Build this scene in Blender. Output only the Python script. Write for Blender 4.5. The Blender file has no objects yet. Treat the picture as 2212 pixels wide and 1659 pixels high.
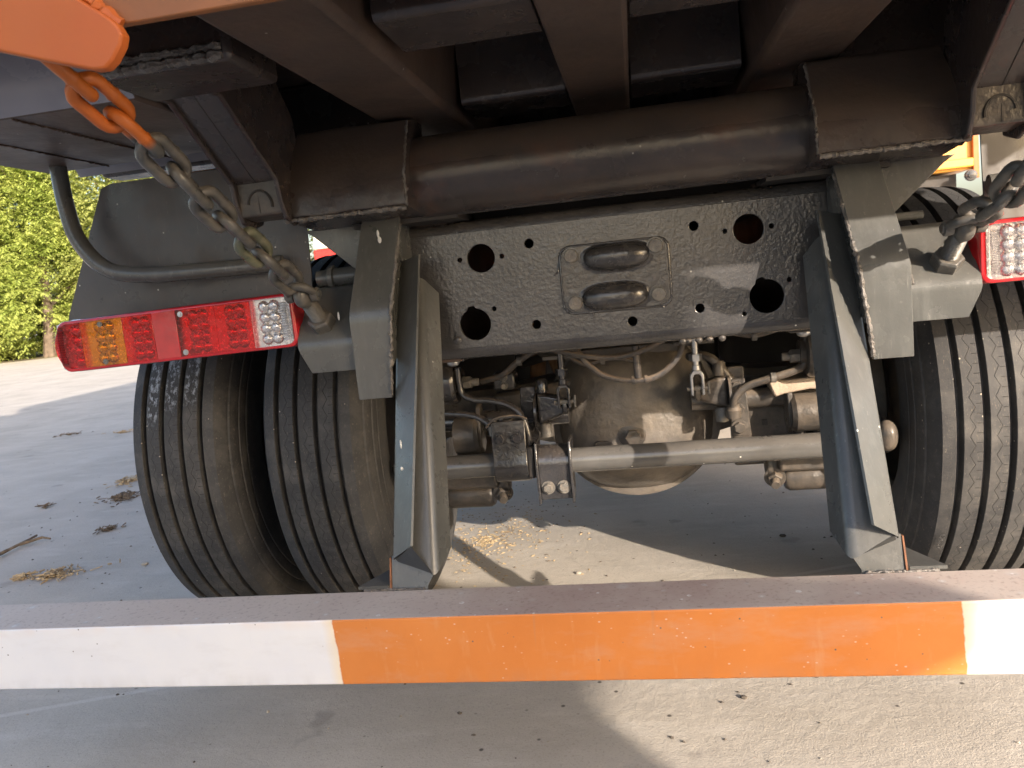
import bpy, bmesh, math, random
from mathutils import Vector, Matrix, noise
R = math.radians
rnd = random.Random(7)
scene = bpy.context.scene
C = scene.collection

# ------------------------------------------------------------ camera, world, sun, exposure
cam_d = bpy.data.cameras.new('camera'); cam = bpy.data.objects.new('camera', cam_d); C.objects.link(cam)
cam_d.sensor_fit = 'HORIZONTAL'; cam_d.sensor_width = 36.0; cam_d.lens = 36.0 * 1680.0 / 2212.0
cam_d.clip_start = 0.02; cam_d.clip_end = 1500
vy = Vector((264, 250, -1680)).normalized(); vx = Vector((10406, 843.5, 1680))
vx = (vx - vx.dot(vy) * vy).normalized(); vz = vx.cross(vy)
rot = Matrix((vx, vy, vz))            # camera axes -> truck axes (X right, Y forward, Z up)
cam.matrix_world = Matrix.Translation((0, 0, 0.94)) @ rot.to_4x4()
scene.camera = cam

SUN = Vector((-2.0, 2.4, -1.0)).normalized()     # travel direction of sunlight
elev = math.asin(-SUN.z); azim = math.atan2(-SUN.x, -SUN.y)
world = bpy.data.worlds.new('World'); scene.world = world; world.use_nodes = True
wn = world.node_tree.nodes; wl = world.node_tree.links
bg = wn['Background']; sky = wn.new('ShaderNodeTexSky'); sky.sky_type = 'NISHITA'; sky.sun_disc = False
sky.sun_elevation = elev; sky.sun_rotation = azim; sky.air_density = 1.0; sky.dust_density = 3.5; sky.ozone_density = 1.0
wl.new(sky.outputs[0], bg.inputs[0]); bg.inputs[1].default_value = 0.15
sun_d = bpy.data.lights.new('sun', 'SUN'); sun_d.energy = 3.1; sun_d.angle = R(0.55); sun_d.color = (1.0, 0.88, 0.72)
sun = bpy.data.objects.new('sun', sun_d); C.objects.link(sun)
sun.rotation_euler = SUN.to_track_quat('-Z', 'Y').to_euler(); sun.location = (8, -9, 6)
scene.view_settings.view_transform = 'Standard'; scene.view_settings.look = 'None'
scene.view_settings.gamma = 1.0; scene.view_settings.use_curve_mapping = False
scene.view_settings.exposure = 1.62
scene.view_settings.use_white_balance = True; scene.view_settings.white_balance_temperature = 6500; scene.view_settings.white_balance_tint = 14
scene.cycles.use_denoising = True
scene.cycles.max_bounces = 7; scene.cycles.diffuse_bounces = 3; scene.cycles.glossy_bounces = 3; scene.cycles.transmission_bounces = 5
scene.cycles.use_adaptive_sampling = True; scene.cycles.adaptive_threshold = .02; scene.cycles.sample_clamp_indirect = 4
cam_d.dof.use_dof = True; cam_d.dof.focus_distance = 1.65; cam_d.dof.aperture_fstop = 11.0

# ------------------------------------------------------------ materials
MATS = {}
def mat(name, base=(.1, .1, .1), rough=.5, metal=0, spec=.5, var=.25, vscale=6, bump=0, bscale=60, dust=0,
        dustcol=(.23, .17, .12), specks=0, speckcol=(.7, .68, .62), speckscale=70, coat=0, trans=0, updust=0, smear=0, grime=0, grimecol=(.12, .07, .04)):
    m = bpy.data.materials.new(name); m.use_nodes = True; MATS[name] = m
    nt = m.node_tree; N = nt.nodes; L = nt.links; b = N['Principled BSDF']
    tc = N.new('ShaderNodeTexCoord'); co = tc.outputs['Object']
    def noise_(sc, det=3, ro=.6, vec=None):
        n = N.new('ShaderNodeTexNoise'); n.inputs['Scale'].default_value = sc; n.inputs['Detail'].default_value = det
        n.inputs['Roughness'].default_value = ro; L.new(vec or co, n.inputs['Vector']); return n.outputs['Fac']
    def ramp(v, a, c):
        r = N.new('ShaderNodeMapRange'); L.new(v, r.inputs[0]); r.inputs[1].default_value = a; r.inputs[2].default_value = c
        r.clamp = True; return r.outputs[0]
    def mul(a, c):
        x = N.new('ShaderNodeMath'); x.operation = 'MULTIPLY'
        for i, v in enumerate((a, c)):
            if isinstance(v, (int, float)): x.inputs[i].default_value = v
            else: L.new(v, x.inputs[i])
        return x.outputs[0]
    def mix(f, a, c):
        x = N.new('ShaderNodeMix'); x.data_type = 'RGBA'
        if isinstance(f, (int, float)): x.inputs[0].default_value = f
        else: L.new(f, x.inputs[0])
        for i, v in ((6, a), (7, c)):
            if isinstance(v, tuple): x.inputs[i].default_value = (*v, 1)
            else: L.new(v, x.inputs[i])
        return x.outputs[2]
    lo = tuple(max(0, v * (1 - var)) for v in base); hi = tuple(min(1, v * (1 + var)) for v in base)
    col = mix(ramp(noise_(vscale), .3, .7), lo, hi)
    rv = None
    if smear:
        mp = N.new('ShaderNodeMapping'); mp.inputs['Scale'].default_value = (9, 9, 1.3); L.new(co, mp.inputs['Vector'])
        col = mix(mul(ramp(noise_(7, 4, .7, mp.outputs[0]), .5, .72), smear), col, tuple(min(1, v * 1.9) for v in base))
        mp2 = N.new('ShaderNodeMapping'); mp2.inputs['Scale'].default_value = (60, 60, 7); L.new(co, mp2.inputs['Vector'])
        col = mix(mul(ramp(noise_(3, 3, .7, mp2.outputs[0]), .66, .72), smear), col, (.30, .29, .27))
    if grime:
        col = mix(mul(ramp(noise_(vscale * .7, 6, .65), .48, .72), grime), col, grimecol)
    if dust:
        f = mul(ramp(noise_(vscale * 1.7, 5, .7), .42, .75), dust); col = mix(f, col, dustcol); rv = f
    if updust:
        g = N.new('ShaderNodeNewGeometry'); s = N.new('ShaderNodeSeparateXYZ'); L.new(g.outputs['Normal'], s.inputs[0])
        f = mul(mul(ramp(s.outputs[2], .15, .75), ramp(noise_(14, 6, .7), .2, .55)), updust); col = mix(f, col, dustcol); rv = f
    if specks:
        v = N.new('ShaderNodeTexVoronoi'); v.inputs['Scale'].default_value = speckscale; v.inputs['Randomness'].default_value = 1; L.new(co, v.inputs['Vector'])
        d = ramp(v.outputs['Distance'], .16, .10)
        w = N.new('ShaderNodeSeparateColor'); L.new(v.outputs['Color'], w.inputs[0])
        f = mul(d, ramp(w.outputs[0], 1 - specks, 1 - specks + .02)); col = mix(f, col, speckcol)
    L.new(col, b.inputs['Base Color'])
    r0 = ramp(noise_(vscale * 2.3, 5), .25, .75)
    rr = N.new('ShaderNodeMapRange'); L.new(r0, rr.inputs[0]); rr.inputs[3].default_value = max(.02, rough - .1); rr.inputs[4].default_value = min(1, rough + .1)
    ro = rr.outputs[0]
    if rv is not None:
        a = N.new('ShaderNodeMix'); L.new(rv, a.inputs[0]); L.new(ro, a.inputs[2]); a.inputs[3].default_value = .9; ro = a.outputs[0]
    L.new(ro, b.inputs['Roughness'])
    b.inputs['Metallic'].default_value = metal; b.inputs['Specular IOR Level'].default_value = spec
    b.inputs['Coat Weight'].default_value = coat; b.inputs['Coat Roughness'].default_value = .12
    b.inputs['Transmission Weight'].default_value = trans
    if bump:
        bp = N.new('ShaderNodeBump'); bp.inputs['Strength'].default_value = bump; bp.inputs['Distance'].default_value = .004
        L.new(noise_(bscale, 3, .55), bp.inputs['Height']); L.new(bp.outputs[0], b.inputs['Normal'])
    m['n'] = 1
    return m

PAINT = mat('grey_paint', (.066, .069, .067), .26, var=.2, vscale=5, bump=.08, bscale=120, dust=.22, dustcol=(.125, .115, .10), specks=.035, speckscale=65, updust=.35, coat=.2, smear=.45)
GLOSSY = mat('lumpy_black_grey_paint', (.048, .048, .050), .15, var=.3, vscale=7, bump=.34, bscale=130, dust=.10, dustcol=(.14, .12, .10), specks=.03, updust=.3, coat=.25)
UNDER = mat('underbody_paint', (.054, .037, .029), .48, var=.4, vscale=4, bump=.25, bscale=70, dust=.7, dustcol=(.092, .058, .039), specks=.02, speckscale=70, updust=.3, grime=.6, grimecol=(.028, .022, .02))
UNDERG = mat('satin_underbody_paint', (.038, .031, .030), .26, var=.3, vscale=5, bump=.22, bscale=60, dust=.55, dustcol=(.080, .058, .044), specks=.015, speckscale=70, updust=.9, grime=.5, grimecol=(.03, .025, .024))
GREASE = mat('greasy_axle_paint', (.048, .044, .040), .34, var=.4, vscale=9, bump=.6, bscale=55, dust=.5, dustcol=(.17, .135, .10), updust=.6)
HOUSING = mat('oily_axle_housing', (.105, .095, .084), .42, var=.45, vscale=7, bump=.9, bscale=38, dust=.7, dustcol=(.19, .16, .125), updust=.5, grime=.55, grimecol=(.03, .028, .027))
WET = mat('wet_axle_paint', (.028, .028, .030), .10, var=.3, vscale=9, bump=.5, bscale=90, dust=.14, dustcol=(.13, .10, .075), updust=.25, coat=.7)
LOOPM = mat('smooth_glossy_black', (.034, .033, .033), .20, var=.3, vscale=20, bump=.45, bscale=75, dust=.2, dustcol=(.10, .08, .06), coat=.35)
DARK = mat('dark_recess_paint', (.020, .018, .017), .6, var=.4, vscale=6, dust=.4, dustcol=(.05, .038, .03))  # near-black base, with the shade of the recesses put into the colour
RUSTY = mat('rusty_steel', (.22, .12, .06), .8, var=.5, vscale=14, bump=.6, bscale=120, dust=.4)
SILLM = mat('dirty_orange_sill_paint', (.26, .095, .028), .5, var=.25, vscale=4, bump=.1, bscale=60, dust=.6, dustcol=(.14, .075, .04))  # browner than the other orange: dirt plus the sill's shade in the base
ORANGE = mat('orange_paint', (.42, .105, .012), .52, var=.10, vscale=3, bump=.06, bscale=90, grime=.45, grimecol=(.45, .06, .012), specks=.04, speckcol=(.25, .1, .04))
ZINC = mat('zinc_steel', (.42, .43, .44), .32, metal=.8, var=.2, vscale=20)
TUBEM = mat('stained_tube_paint', (.036, .031, .030), .26, var=.3, vscale=5, bump=.2, bscale=60, dust=.6, dustcol=(.075, .056, .044), specks=.01, speckscale=70, updust=1.0, grime=.7, grimecol=(.15, .058, .028))
STEELG = mat('painted_chain_steel', (.070, .070, .066), .34, var=.3, vscale=25, bump=.2, bscale=140, dust=.45, dustcol=(.17, .14, .11), updust=.4)
RUBBERHOSE = mat('black_hose', (.045, .042, .04), .45, var=.3, vscale=20, dust=.5, updust=.8)
BAR = mat('glossy_bar_paint', (.078, .078, .076), .18, var=.25, vscale=9, bump=.22, bscale=80, dust=.2, dustcol=(.14, .12, .10), specks=.05, updust=.3, coat=.5)
BOLT = mat('painted_bolt', (.11, .108, .10), .36, var=.3, vscale=40, bump=.5, bscale=160, dust=.4)
RIM = mat('steel_rim', (.09, .085, .08), .55, var=.3, vscale=9, dust=.5)
PLATE = mat('mudguard_plate_paint', (.048, .049, .053), .26, var=.25, vscale=4, bump=.14, bscale=14, dust=.85, dustcol=(.10, .084, .068), specks=.03, smear=.25)
WELD = mat('weld_bead', (.10, .095, .09), .4, var=.5, vscale=60, bump=1.0, bscale=160, dust=.3)
CUT = mat('rusty_cut_edge', (.20, .085, .04), .8, var=.4, vscale=40)
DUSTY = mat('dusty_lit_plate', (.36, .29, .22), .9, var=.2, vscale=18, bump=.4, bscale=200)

def node_mat(name):
    m = bpy.data.materials.new(name); m.use_nodes = True; MATS[name] = m
    return m, m.node_tree.nodes, m.node_tree.links, m.node_tree.nodes['Principled BSDF']

def helpers(N, L):
    def val(x, sock):
        if isinstance(x, (int, float)): sock.default_value = x
        elif isinstance(x, tuple): sock.default_value = (*x, 1)
        else: L.new(x, sock)
    def math_(op, a, b=0, c=0):
        x = N.new('ShaderNodeMath'); x.operation = op
        val(a, x.inputs[0]); val(b, x.inputs[1]); val(c, x.inputs[2]); return x.outputs[0]
    def ramp(v, a, c, d=0, e=1):
        r = N.new('ShaderNodeMapRange'); r.clamp = True; val(v, r.inputs[0])
        for i, q in enumerate((a, c, d, e)): r.inputs[i + 1].default_value = q
        return r.outputs[0]
    def mix(f, a, c):
        x = N.new('ShaderNodeMix'); x.data_type = 'RGBA'; val(f, x.inputs[0]); val(a, x.inputs[6]); val(c, x.inputs[7]); return x.outputs[2]
    def nz(vec, sc, det=5, ro=.6):
        n = N.new('ShaderNodeTexNoise'); n.inputs['Scale'].default_value = sc; n.inputs['Detail'].default_value = det; n.inputs['Roughness'].default_value = ro
        if vec is not None: L.new(vec, n.inputs['Vector'])
        return n.outputs['Fac']
    def vor(vec, sc):
        n = N.new('ShaderNodeTexVoronoi'); n.inputs['Scale'].default_value = sc; L.new(vec, n.inputs['Vector']); return n
    def bump(h, s, d, nrm=None):
        bp = N.new('ShaderNodeBump'); bp.inputs['Strength'].default_value = s; bp.inputs['Distance'].default_value = d; L.new(h, bp.inputs['Height'])
        if nrm is not None: L.new(nrm, bp.inputs['Normal'])
        return bp.outputs[0]
    def scale(vec, s):
        mp = N.new('ShaderNodeMapping'); mp.inputs['Scale'].default_value = s; L.new(vec, mp.inputs['Vector']); return mp.outputs[0]
    return math_, ramp, mix, nz, vor, bump, scale

# ground concrete
def concrete():
    m, N, L, b = node_mat('old_concrete'); math_, ramp, mix, nz, vor, bump, scale = helpers(N, L)
    co = N.new('ShaderNodeTexCoord').outputs['Object']
    c = mix(ramp(nz(co, 1.6, 6, .62), .35, .68), (.40, .365, .315), (.52, .48, .42))
    st = scale(co, (1.5, 4.5, 1)); c = mix(math_('MULTIPLY', ramp(nz(st, 2.3, 7, .7), .52, .72), .55), c, (.60, .565, .51))
    c = mix(math_('MULTIPLY', ramp(nz(co, .9, 4, .6), .56, .74), .5), c, (.31, .275, .235))
    c = mix(math_('MULTIPLY', ramp(nz(co, 150, 4, .75), .53, .68), .45), c, (.20, .18, .155))
    c = mix(math_('MULTIPLY', ramp(nz(co, 5.5, 3, .5), .66, .72), .5), c, (.25, .225, .20))
    v = vor(co, 26); w = N.new('ShaderNodeSeparateColor'); L.new(v.outputs['Color'], w.inputs[0])
    f = math_('MULTIPLY', ramp(v.outputs['Distance'], .16, .08), ramp(w.outputs[0], .90, .93))
    c = mix(f, c, (.09, .08, .07))
    v2 = N.new('ShaderNodeTexVoronoi'); v2.feature = 'DISTANCE_TO_EDGE'; v2.inputs['Scale'].default_value = .33
    wv = N.new('ShaderNodeVectorMath'); wv.operation = 'ADD'; nn = N.new('ShaderNodeTexNoise'); nn.inputs['Scale'].default_value = 2.5; nn.inputs['Detail'].default_value = 5; L.new(co, nn.inputs['Vector']); sc_ = N.new('ShaderNodeVectorMath'); sc_.operation = 'SCALE'; sc_.inputs['Scale'].default_value = .5
    L.new(nn.outputs['Color'], sc_.inputs[0]); L.new(co, wv.inputs[0]); L.new(sc_.outputs[0], wv.inputs[1]); L.new(wv.outputs[0], v2.inputs['Vector'])
    crack = math_('MULTIPLY', ramp(v2.outputs['Distance'], .0012, .0004), ramp(nz(co, .7, 2), .45, .6)); c = mix(math_('MULTIPLY', crack, .18), c, (.16, .14, .12))
    sw = N.new('ShaderNodeSeparateXYZ'); L.new(co, sw.inputs[0]); ex = math_('ADD', sw.outputs[1], math_('MULTIPLY', sw.outputs[0], -.35))
    j = ramp(math_('ABSOLUTE', math_('SUBTRACT', math_('MODULO', math_('ADD', ex, 103.6), 4.5), 2.25)), .012, .006); c = mix(math_('MULTIPLY', j, .45), c, (.62, .59, .54))
    trk = math_('MULTIPLY', ramp(nz(scale(co, (.5, 3.0, 1)), 1.3, 4, .65), .55, .72), .4); c = mix(trk, c, (.33, .305, .275))
    L.new(c, b.inputs['Base Color']); b.inputs['Roughness'].default_value = .88
    h = math_('ADD', math_('MULTIPLY', nz(co, 260, 3, .6), .5), nz(co, 40, 5, .6))
    L.new(bump(h, .55, .004), b.inputs['Normal'])
    return m
CONCRETE = concrete()

def bumper_paint():
    m, N, L, b = node_mat('bumper_paint'); math_, ramp, mix, nz, vor, bump, scale = helpers(N, L)
    co = N.new('ShaderNodeTexCoord').outputs['Object']; s = N.new('ShaderNodeSeparateXYZ'); L.new(co, s.inputs[0])
    X = math_('ADD', s.outputs[0], ramp(nz(co, 45, 3), 0, 1, -.004, .004))
    X = math_('ADD', X, math_('MULTIPLY', s.outputs[2], .04))
    white = mix(ramp(nz(co, 5, 5), .35, .7), (.70, .71, .74), (.76, .76, .76))
    # overspray of orange along the top edge of the white part
    top = ramp(s.outputs[2], .04, .066)
    white = mix(math_('MULTIPLY', math_('MULTIPLY', top, ramp(nz(co, 6, 3), .48, .68)), .45), white, (.78, .42, .18))
    org = mix(ramp(nz(co, 7, 6), .3, .7), (.56, .180, .034), (.62, .215, .048))
    ch = math_('MULTIPLY', ramp(vor(scale(co, (1, 1, 1.6)), 70).outputs['Distance'], .17, .08), ramp(nz(co, 16, 2), .52, .60))
    org = mix(math_('MULTIPLY', ch, .9), org, (.66, .48, .40))
    org = mix(math_('MULTIPLY', ramp(nz(scale(co, (1, 1, .25)), 40, 4), .60, .74), .35), org, (.62, .30, .13))
    d = math_('SUBTRACT', .502, math_('ABSOLUTE', math_('SUBTRACT', X, -.012)))     # orange centre section
    c = mix(ramp(d, -.0012, .0012), white, org)
    sp = math_('MULTIPLY', ramp(vor(co, 46).outputs['Distance'], .09, .045), ramp(nz(co, 9, 2), .5, .56))
    c = mix(sp, c, (.12, .10, .09))
    # fading yellow halo where orange paint bled
    halo = math_('MULTIPLY', ramp(d, -.022, -.001), ramp(d, .001, -.001)); c = mix(math_('MULTIPLY', halo, .5), c, (.80, .60, .30))
    low = ramp(s.outputs[2], -.030, -.058); c = mix(math_('MULTIPLY', math_('MULTIPLY', low, ramp(nz(scale(co, (1, 1, .3)), 24, 4), .42, .66)), .18), c, (.30, .25, .20))
    sm = math_('MULTIPLY', ramp(nz(scale(co, (.5, 1, 1.5)), 9, 5, .7), .52, .74), .22); c = mix(sm, c, (.46, .42, .38))
    run = math_('MULTIPLY', ramp(nz(scale(co, (26, 1, 1.2)), 2.2, 2), .68, .74), ramp(s.outputs[2], -.05, .06)); c = mix(math_('MULTIPLY', run, .30), c, (.36, .20, .12))
    L.new(c, b.inputs['Base Color']); b.inputs['Roughness'].default_value = .42
    L.new(bump(nz(co, 90, 4), .10, .002), b.inputs['Normal'])
    # top, bottom and front: dusty primer with spots of splashed paint
    m2, N, L, b = node_mat('dusty_primer'); math_, ramp, mix, nz, vor, bump, scale = helpers(N, L)
    co = N.new('ShaderNodeTexCoord').outputs['Object']; s = N.new('ShaderNodeSeparateXYZ'); L.new(co, s.inputs[0])
    c = mix(ramp(nz(co, 6, 6), .35, .68), (.38, .285, .25), (.48, .41, .36))
    mid = ramp(math_('ABSOLUTE', math_('SUBTRACT', s.outputs[0], .1)), .25, .75)
    c = mix(math_('MULTIPLY', mid, .75), c, (.56, .50, .45))
    c = mix(math_('MULTIPLY', ramp(nz(co, 130, 3), .55, .7), .35), c, (.13, .09, .075))
    for sc, lo, hi, th in ((24, .13, .11, .84), (55, .16, .13, .88)):
        v = vor(scale(co, (1, 1.0, 1)), sc); w = N.new('ShaderNodeSeparateColor'); L.new(v.outputs['Color'], w.inputs[0])
        f = math_('MULTIPLY', ramp(v.outputs['Distance'], lo, hi), ramp(w.outputs[1], th, th + .01))
        f = math_('MULTIPLY', f, ramp(nz(co, 150, 2), .30, .5)); c = mix(math_('MULTIPLY', f, .85), c, (.66, .65, .63))
        f2 = math_('MULTIPLY', ramp(v.outputs['Distance'], lo * 2.6, lo * 1.5), ramp(w.outputs[1], th + .06, th + .07)); c = mix(math_('MULTIPLY', f2, .35), c, (.5, .5, .5))
    L.new(c, b.inputs['Base Color']); b.inputs['Roughness'].default_value = .7
    L.new(bump(nz(co, 120, 4), .3, .002), b.inputs['Normal'])
    return m, m2
BUMPERP, PRIMER = bumper_paint()

def tyre_rubber(marks=False):
    m, N, L, b = node_mat('chalk_marked_tyre_rubber' if marks else 'tyre_rubber'); math_, ramp, mix, nz, vor, bump, scale = helpers(N, L)
    co = N.new('ShaderNodeTexCoord').outputs['Object']; s = N.new('ShaderNodeSeparateXYZ'); L.new(co, s.inputs[0])
    x, y, z = s.outputs
    rad = math_('SQRT', math_('ADD', math_('MULTIPLY', y, y), math_('MULTIPLY', z, z)))
    ang = math_('ARCTAN2', z, y)
    t = math_('MULTIPLY', ang, 40 / math.pi * 2)       # sipe wave along the rib
    tri = math_('SUBTRACT', math_('ABSOLUTE', math_('SUBTRACT', math_('MODULO', math_('ADD', t, 400), 2.0), 1.0)), .5)
    wob = math_('MULTIPLY', nz(co, 60, 2), .002)
    lines = None
    for cx in (-.052, 0, .052):
        d = math_('ABSOLUTE', math_('SUBTRACT', math_('ADD', x, wob), math_('ADD', math_('MULTIPLY', tri, .011), cx)))
        l = ramp(d, .0011, .0005)
        # short branch cuts to the groove
        br = math_('ABSOLUTE', math_('SUBTRACT', math_('MODULO', math_('ADD', t, 400.35 + cx * 9), 2.0), 1.0))
        near = ramp(math_('ABSOLUTE', math_('SUBTRACT', math_('ADD', x, -.009), cx)), .0135, .0125)
        l = math_('MAXIMUM', l, math_('MULTIPLY', ramp(math_('ABSOLUTE', math_('SUBTRACT', br, .5)), .045, .025), math_('MULTIPLY', near, ramp(math_('ABSOLUTE', math_('SUBTRACT', x, cx)), .006, .008))))
        lines = l if lines is None else math_('MAXIMUM', lines, l)
    lines = math_('MULTIPLY', lines, ramp(rad, .533, .536))
    c = mix(ramp(nz(co, 7, 6), .3, .7), (.030, .031, .033), (.052, .052, .053))
    c = mix(math_('MULTIPLY', ramp(nz(co, 11, 7, .7), .48, .72), .65), c, (.115, .110, .102))
    c = mix(math_('MULTIPLY', ramp(nz(scale(co, (3, 1, 1)), 120, 4), .60, .72), .5), c, (.19, .165, .13))
    v = vor(co, 60); w = N.new('ShaderNodeSeparateColor'); L.new(v.outputs['Color'], w.inputs[0])
    c = mix(math_('MULTIPLY', ramp(v.outputs['Distance'], .13, .07), ramp(w.outputs[0], .90, .92)), c, (.42, .38, .30))
    c = mix(math_('MULTIPLY', math_('MULTIPLY', lines, ramp(nz(co, 14, 2), .3, .6, .25, .8)), 1.0), c, (.014, .014, .014))
    if marks:
        q = None
        for x0, a0, a1 in ((-.052, 2.60, 2.86), (0, 2.52, 2.80), (.052, 2.50, 2.78)):
            k = math_('MULTIPLY', ramp(math_('ABSOLUTE', math_('SUBTRACT', x, x0)), .019, .013), math_('MULTIPLY', math_('MULTIPLY', ramp(ang, a0 - .1, a0), ramp(ang, a1 + .02, a1 - .05)), ramp(rad, .531, .533)))
            q = k if q is None else math_('MAXIMUM', q, k)
        q = math_('MULTIPLY', q, ramp(nz(scale(co, (1.5, 1, .7)), 70, 4, .7), .50, .60)); c = mix(math_('MULTIPLY', q, .6), c, (.42, .46, .50))
    L.new(c, b.inputs['Base Color']); b.inputs['Roughness'].default_value = .72; b.inputs['Specular IOR Level'].default_value = .4
    h = math_('SUBTRACT', math_('MULTIPLY', nz(co, 130, 3), .25), lines)
    L.new(bump(h, .7, .003), b.inputs['Normal'])
    return m
RUBBER = tyre_rubber(); RUBBERM = tyre_rubber(True)

def plastic(name, col, rough=.08, trans=.35, ribs=False):
    m, N, L, b = node_mat(name); math_, ramp, mix, nz, vor, bump, scale = helpers(N, L)
    co = N.new('ShaderNodeTexCoord').outputs['Object']
    c = mix(ramp(nz(co, 30, 4), .35, .7), tuple(v * .75 for v in col), col)
    c = mix(math_('MULTIPLY', ramp(nz(co, 18, 6), .55, .75), .12), c, (.5, .42, .38))
    L.new(c, b.inputs['Base Color']); b.inputs['Roughness'].default_value = rough
    b.inputs['Coat Weight'].default_value = .6; b.inputs['Coat Roughness'].default_value = .05
    b.inputs['Subsurface Weight'].default_value = 0
    h = nz(co, 170, 2)
    L.new(bump(h, .18, .002), b.inputs['Normal'])
    return m
REDP = plastic('red_lens', (.62, .018, .022)); AMBERP = plastic('amber_lens', (.66, .26, .025)); WHITEP = plastic('clear_lens', (.66, .66, .68), .07)
REDH = plastic('red_lamp_housing', (.55, .014, .020), .15)
REDB = plastic('red_bulb_lens', (.55, .012, .014), .04); AMBERB = plastic('amber_bulb_lens', (.62, .20, .015), .04); WHITEB = plastic('clear_bulb_lens', (.60, .61, .63), .04)
REFL = plastic('red_reflector', (.50, .014, .020), .15)
def lens(name, col, rough=.04):
    m, N, L, b = node_mat(name); math_, ramp, mix, nz, vor, bump, scale = helpers(N, L)
    co = N.new('ShaderNodeTexCoord').outputs['Object']
    b.inputs['Base Color'].default_value = (*col, 1); b.inputs['Roughness'].default_value = rough; b.inputs['Transmission Weight'].default_value = 1; b.inputs['IOR'].default_value = 1.45
    L.new(bump(nz(scale(co, (1, 1, .5)), 110, 2), .35, .002), b.inputs['Normal']); return m
REDP = lens('red_lens', (.92, .05, .06)); AMBERP = lens('amber_lens', (.93, .50, .08)); WHITEP = lens('clear_lens', (.96, .96, .97))
SILVER = mat('lamp_silvering', (.72, .70, .69), .25, metal=.6, var=.1, vscale=60, bump=.2, bscale=120)
CHROME = mat('bulb_silvering', (.74, .72, .71), .24, metal=.75, var=.1, vscale=90, bump=.5, bscale=160)

def leafmat(name, c1, c2):
    m, N, L, b = node_mat(name); math_, ramp, mix, nz, vor, bump, scale = helpers(N, L)
    co = N.new('ShaderNodeTexCoord').outputs['Object']
    c = mix(ramp(nz(co, 1.1, 4), .35, .65), c1, c2)
    c = mix(math_('MULTIPLY', ramp(nz(co, 9, 3), .55, .7), .5), c, (.16, .15, .03))
    L.new(c, b.inputs['Base Color']); b.inputs['Roughness'].default_value = .5
    t = N.new('ShaderNodeBsdfTranslucent'); L.new(c, t.inputs['Color']); ms = N.new('ShaderNodeMixShader'); ms.inputs[0].default_value = .45
    out = N['Material Output']; L.new(b.outputs[0], ms.inputs[1]); L.new(t.outputs[0], ms.inputs[2]); L.new(ms.outputs[0], out.inputs[0])
    return m
LEAF = leafmat('leaf', (.30, .39, .085), (.48, .54, .16)); LEAF2 = leafmat('pale_leaf', (.30, .36, .10), (.45, .48, .17))
BARK = mat('bark', (.13, .10, .075), .9, var=.4, vscale=8, bump=.8, bscale=30)
STRAW = mat('dry_straw', (.42, .32, .19), .85, var=.35, vscale=30)
HUSK = mat('dark_husk', (.16, .12, .08), .9, var=.4, vscale=30)
PEBBLE = mat('pebble', (.40, .36, .30), .85, var=.3, vscale=30)
GRIT = mat('dark_grit', (.10, .085, .07), .9, var=.4, vscale=30)
TWIG = mat('twig_bark', (.20, .15, .10), .9, var=.4, vscale=30)
CREAM = mat('cream_cab_paint', (.75, .72, .60), .35, var=.05); REDCAB = mat('red_cab_paint', (.55, .035, .03), .3, var=.1)
YELLOWP = mat('amber_orange_paint', (.72, .34, .05), .4, var=.08); GLASS = mat('dark_glass', (.03, .035, .04), .06, var=.1); BLACKR = mat('plain_black_rubber', (.03, .03, .03), .8)
STRIP = mat('pale_grey_flange_paint', (.26, .26, .30), .25, var=.1, vscale=5)  # pale bluish base stands in for the reflection on the flange
DARKBOX = mat('dark_blue_box_paint', (.035, .04, .055), .5, var=.1)
GREYBOX = mat('grey_box_paint', (.40, .40, .39), .5, var=.1)

# ------------------------------------------------------------ mesh helpers
def new_mesh(name, bm, smooth=35):
    bmesh.ops.recalc_face_normals(bm, faces=bm.faces[:])
    me = bpy.data.meshes.new(name); bm.to_mesh(me); bm.free()
    if smooth:
        me.polygons.foreach_set('use_smooth', [True] * len(me.polygons)); me.set_sharp_from_angle(angle=R(smooth))
    return me
ROOT = {}
def link(name, me, m, parent=None, bevel=0, seg=2, loc=None):
    o = bpy.data.objects.new(name, me)
    if m is not None and len(me.materials) == 0: me.materials.append(m)
    C.objects.link(o)
    if loc is not None: o.location = loc
    if parent is not None:
        o.parent = parent
        if parent.type == 'EMPTY': o.matrix_parent_inverse = Matrix.Translation(-parent.location)
        elif parent.get('_at') is not None: o.matrix_parent_inverse = Matrix.Translation(-Vector(parent['_at']))
    if bevel:
        bv = o.modifiers.new('bevel', 'BEVEL'); bv.width = bevel; bv.segments = seg; bv.limit_method = 'ANGLE'; bv.angle_limit = R(35)
    return o
def obj(name, bm, m, parent=None, smooth=35, bevel=0, seg=2): return link(name, new_mesh(name, bm, smooth), m, parent, bevel, seg)
def inst(name, me, m, parent, mtx):
    o = bpy.data.objects.new(name, me); C.objects.link(o)
    if len(me.materials) == 0: me.materials.append(m)
    o.parent = parent; base = Matrix.Identity(4)
    if parent is not None and parent.type == 'EMPTY': base = Matrix.Translation(-parent.location)
    o.matrix_basis = mtx
    if parent is not None: o.matrix_parent_inverse = base
    return o
def thing(name, label, cat, loc=(0, 0, 0), group=None):
    o = bpy.data.objects.new(name, None); C.objects.link(o); o.location = loc; o.empty_display_size = .1
    o['label'] = label; o['category'] = cat
    if group: o['group'] = group
    return o
def tag(o, label, cat, group=None, kind=None):
    o['label'] = label; o['category'] = cat
    if group: o['group'] = group
    if kind: o['kind'] = kind
    return o

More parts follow.
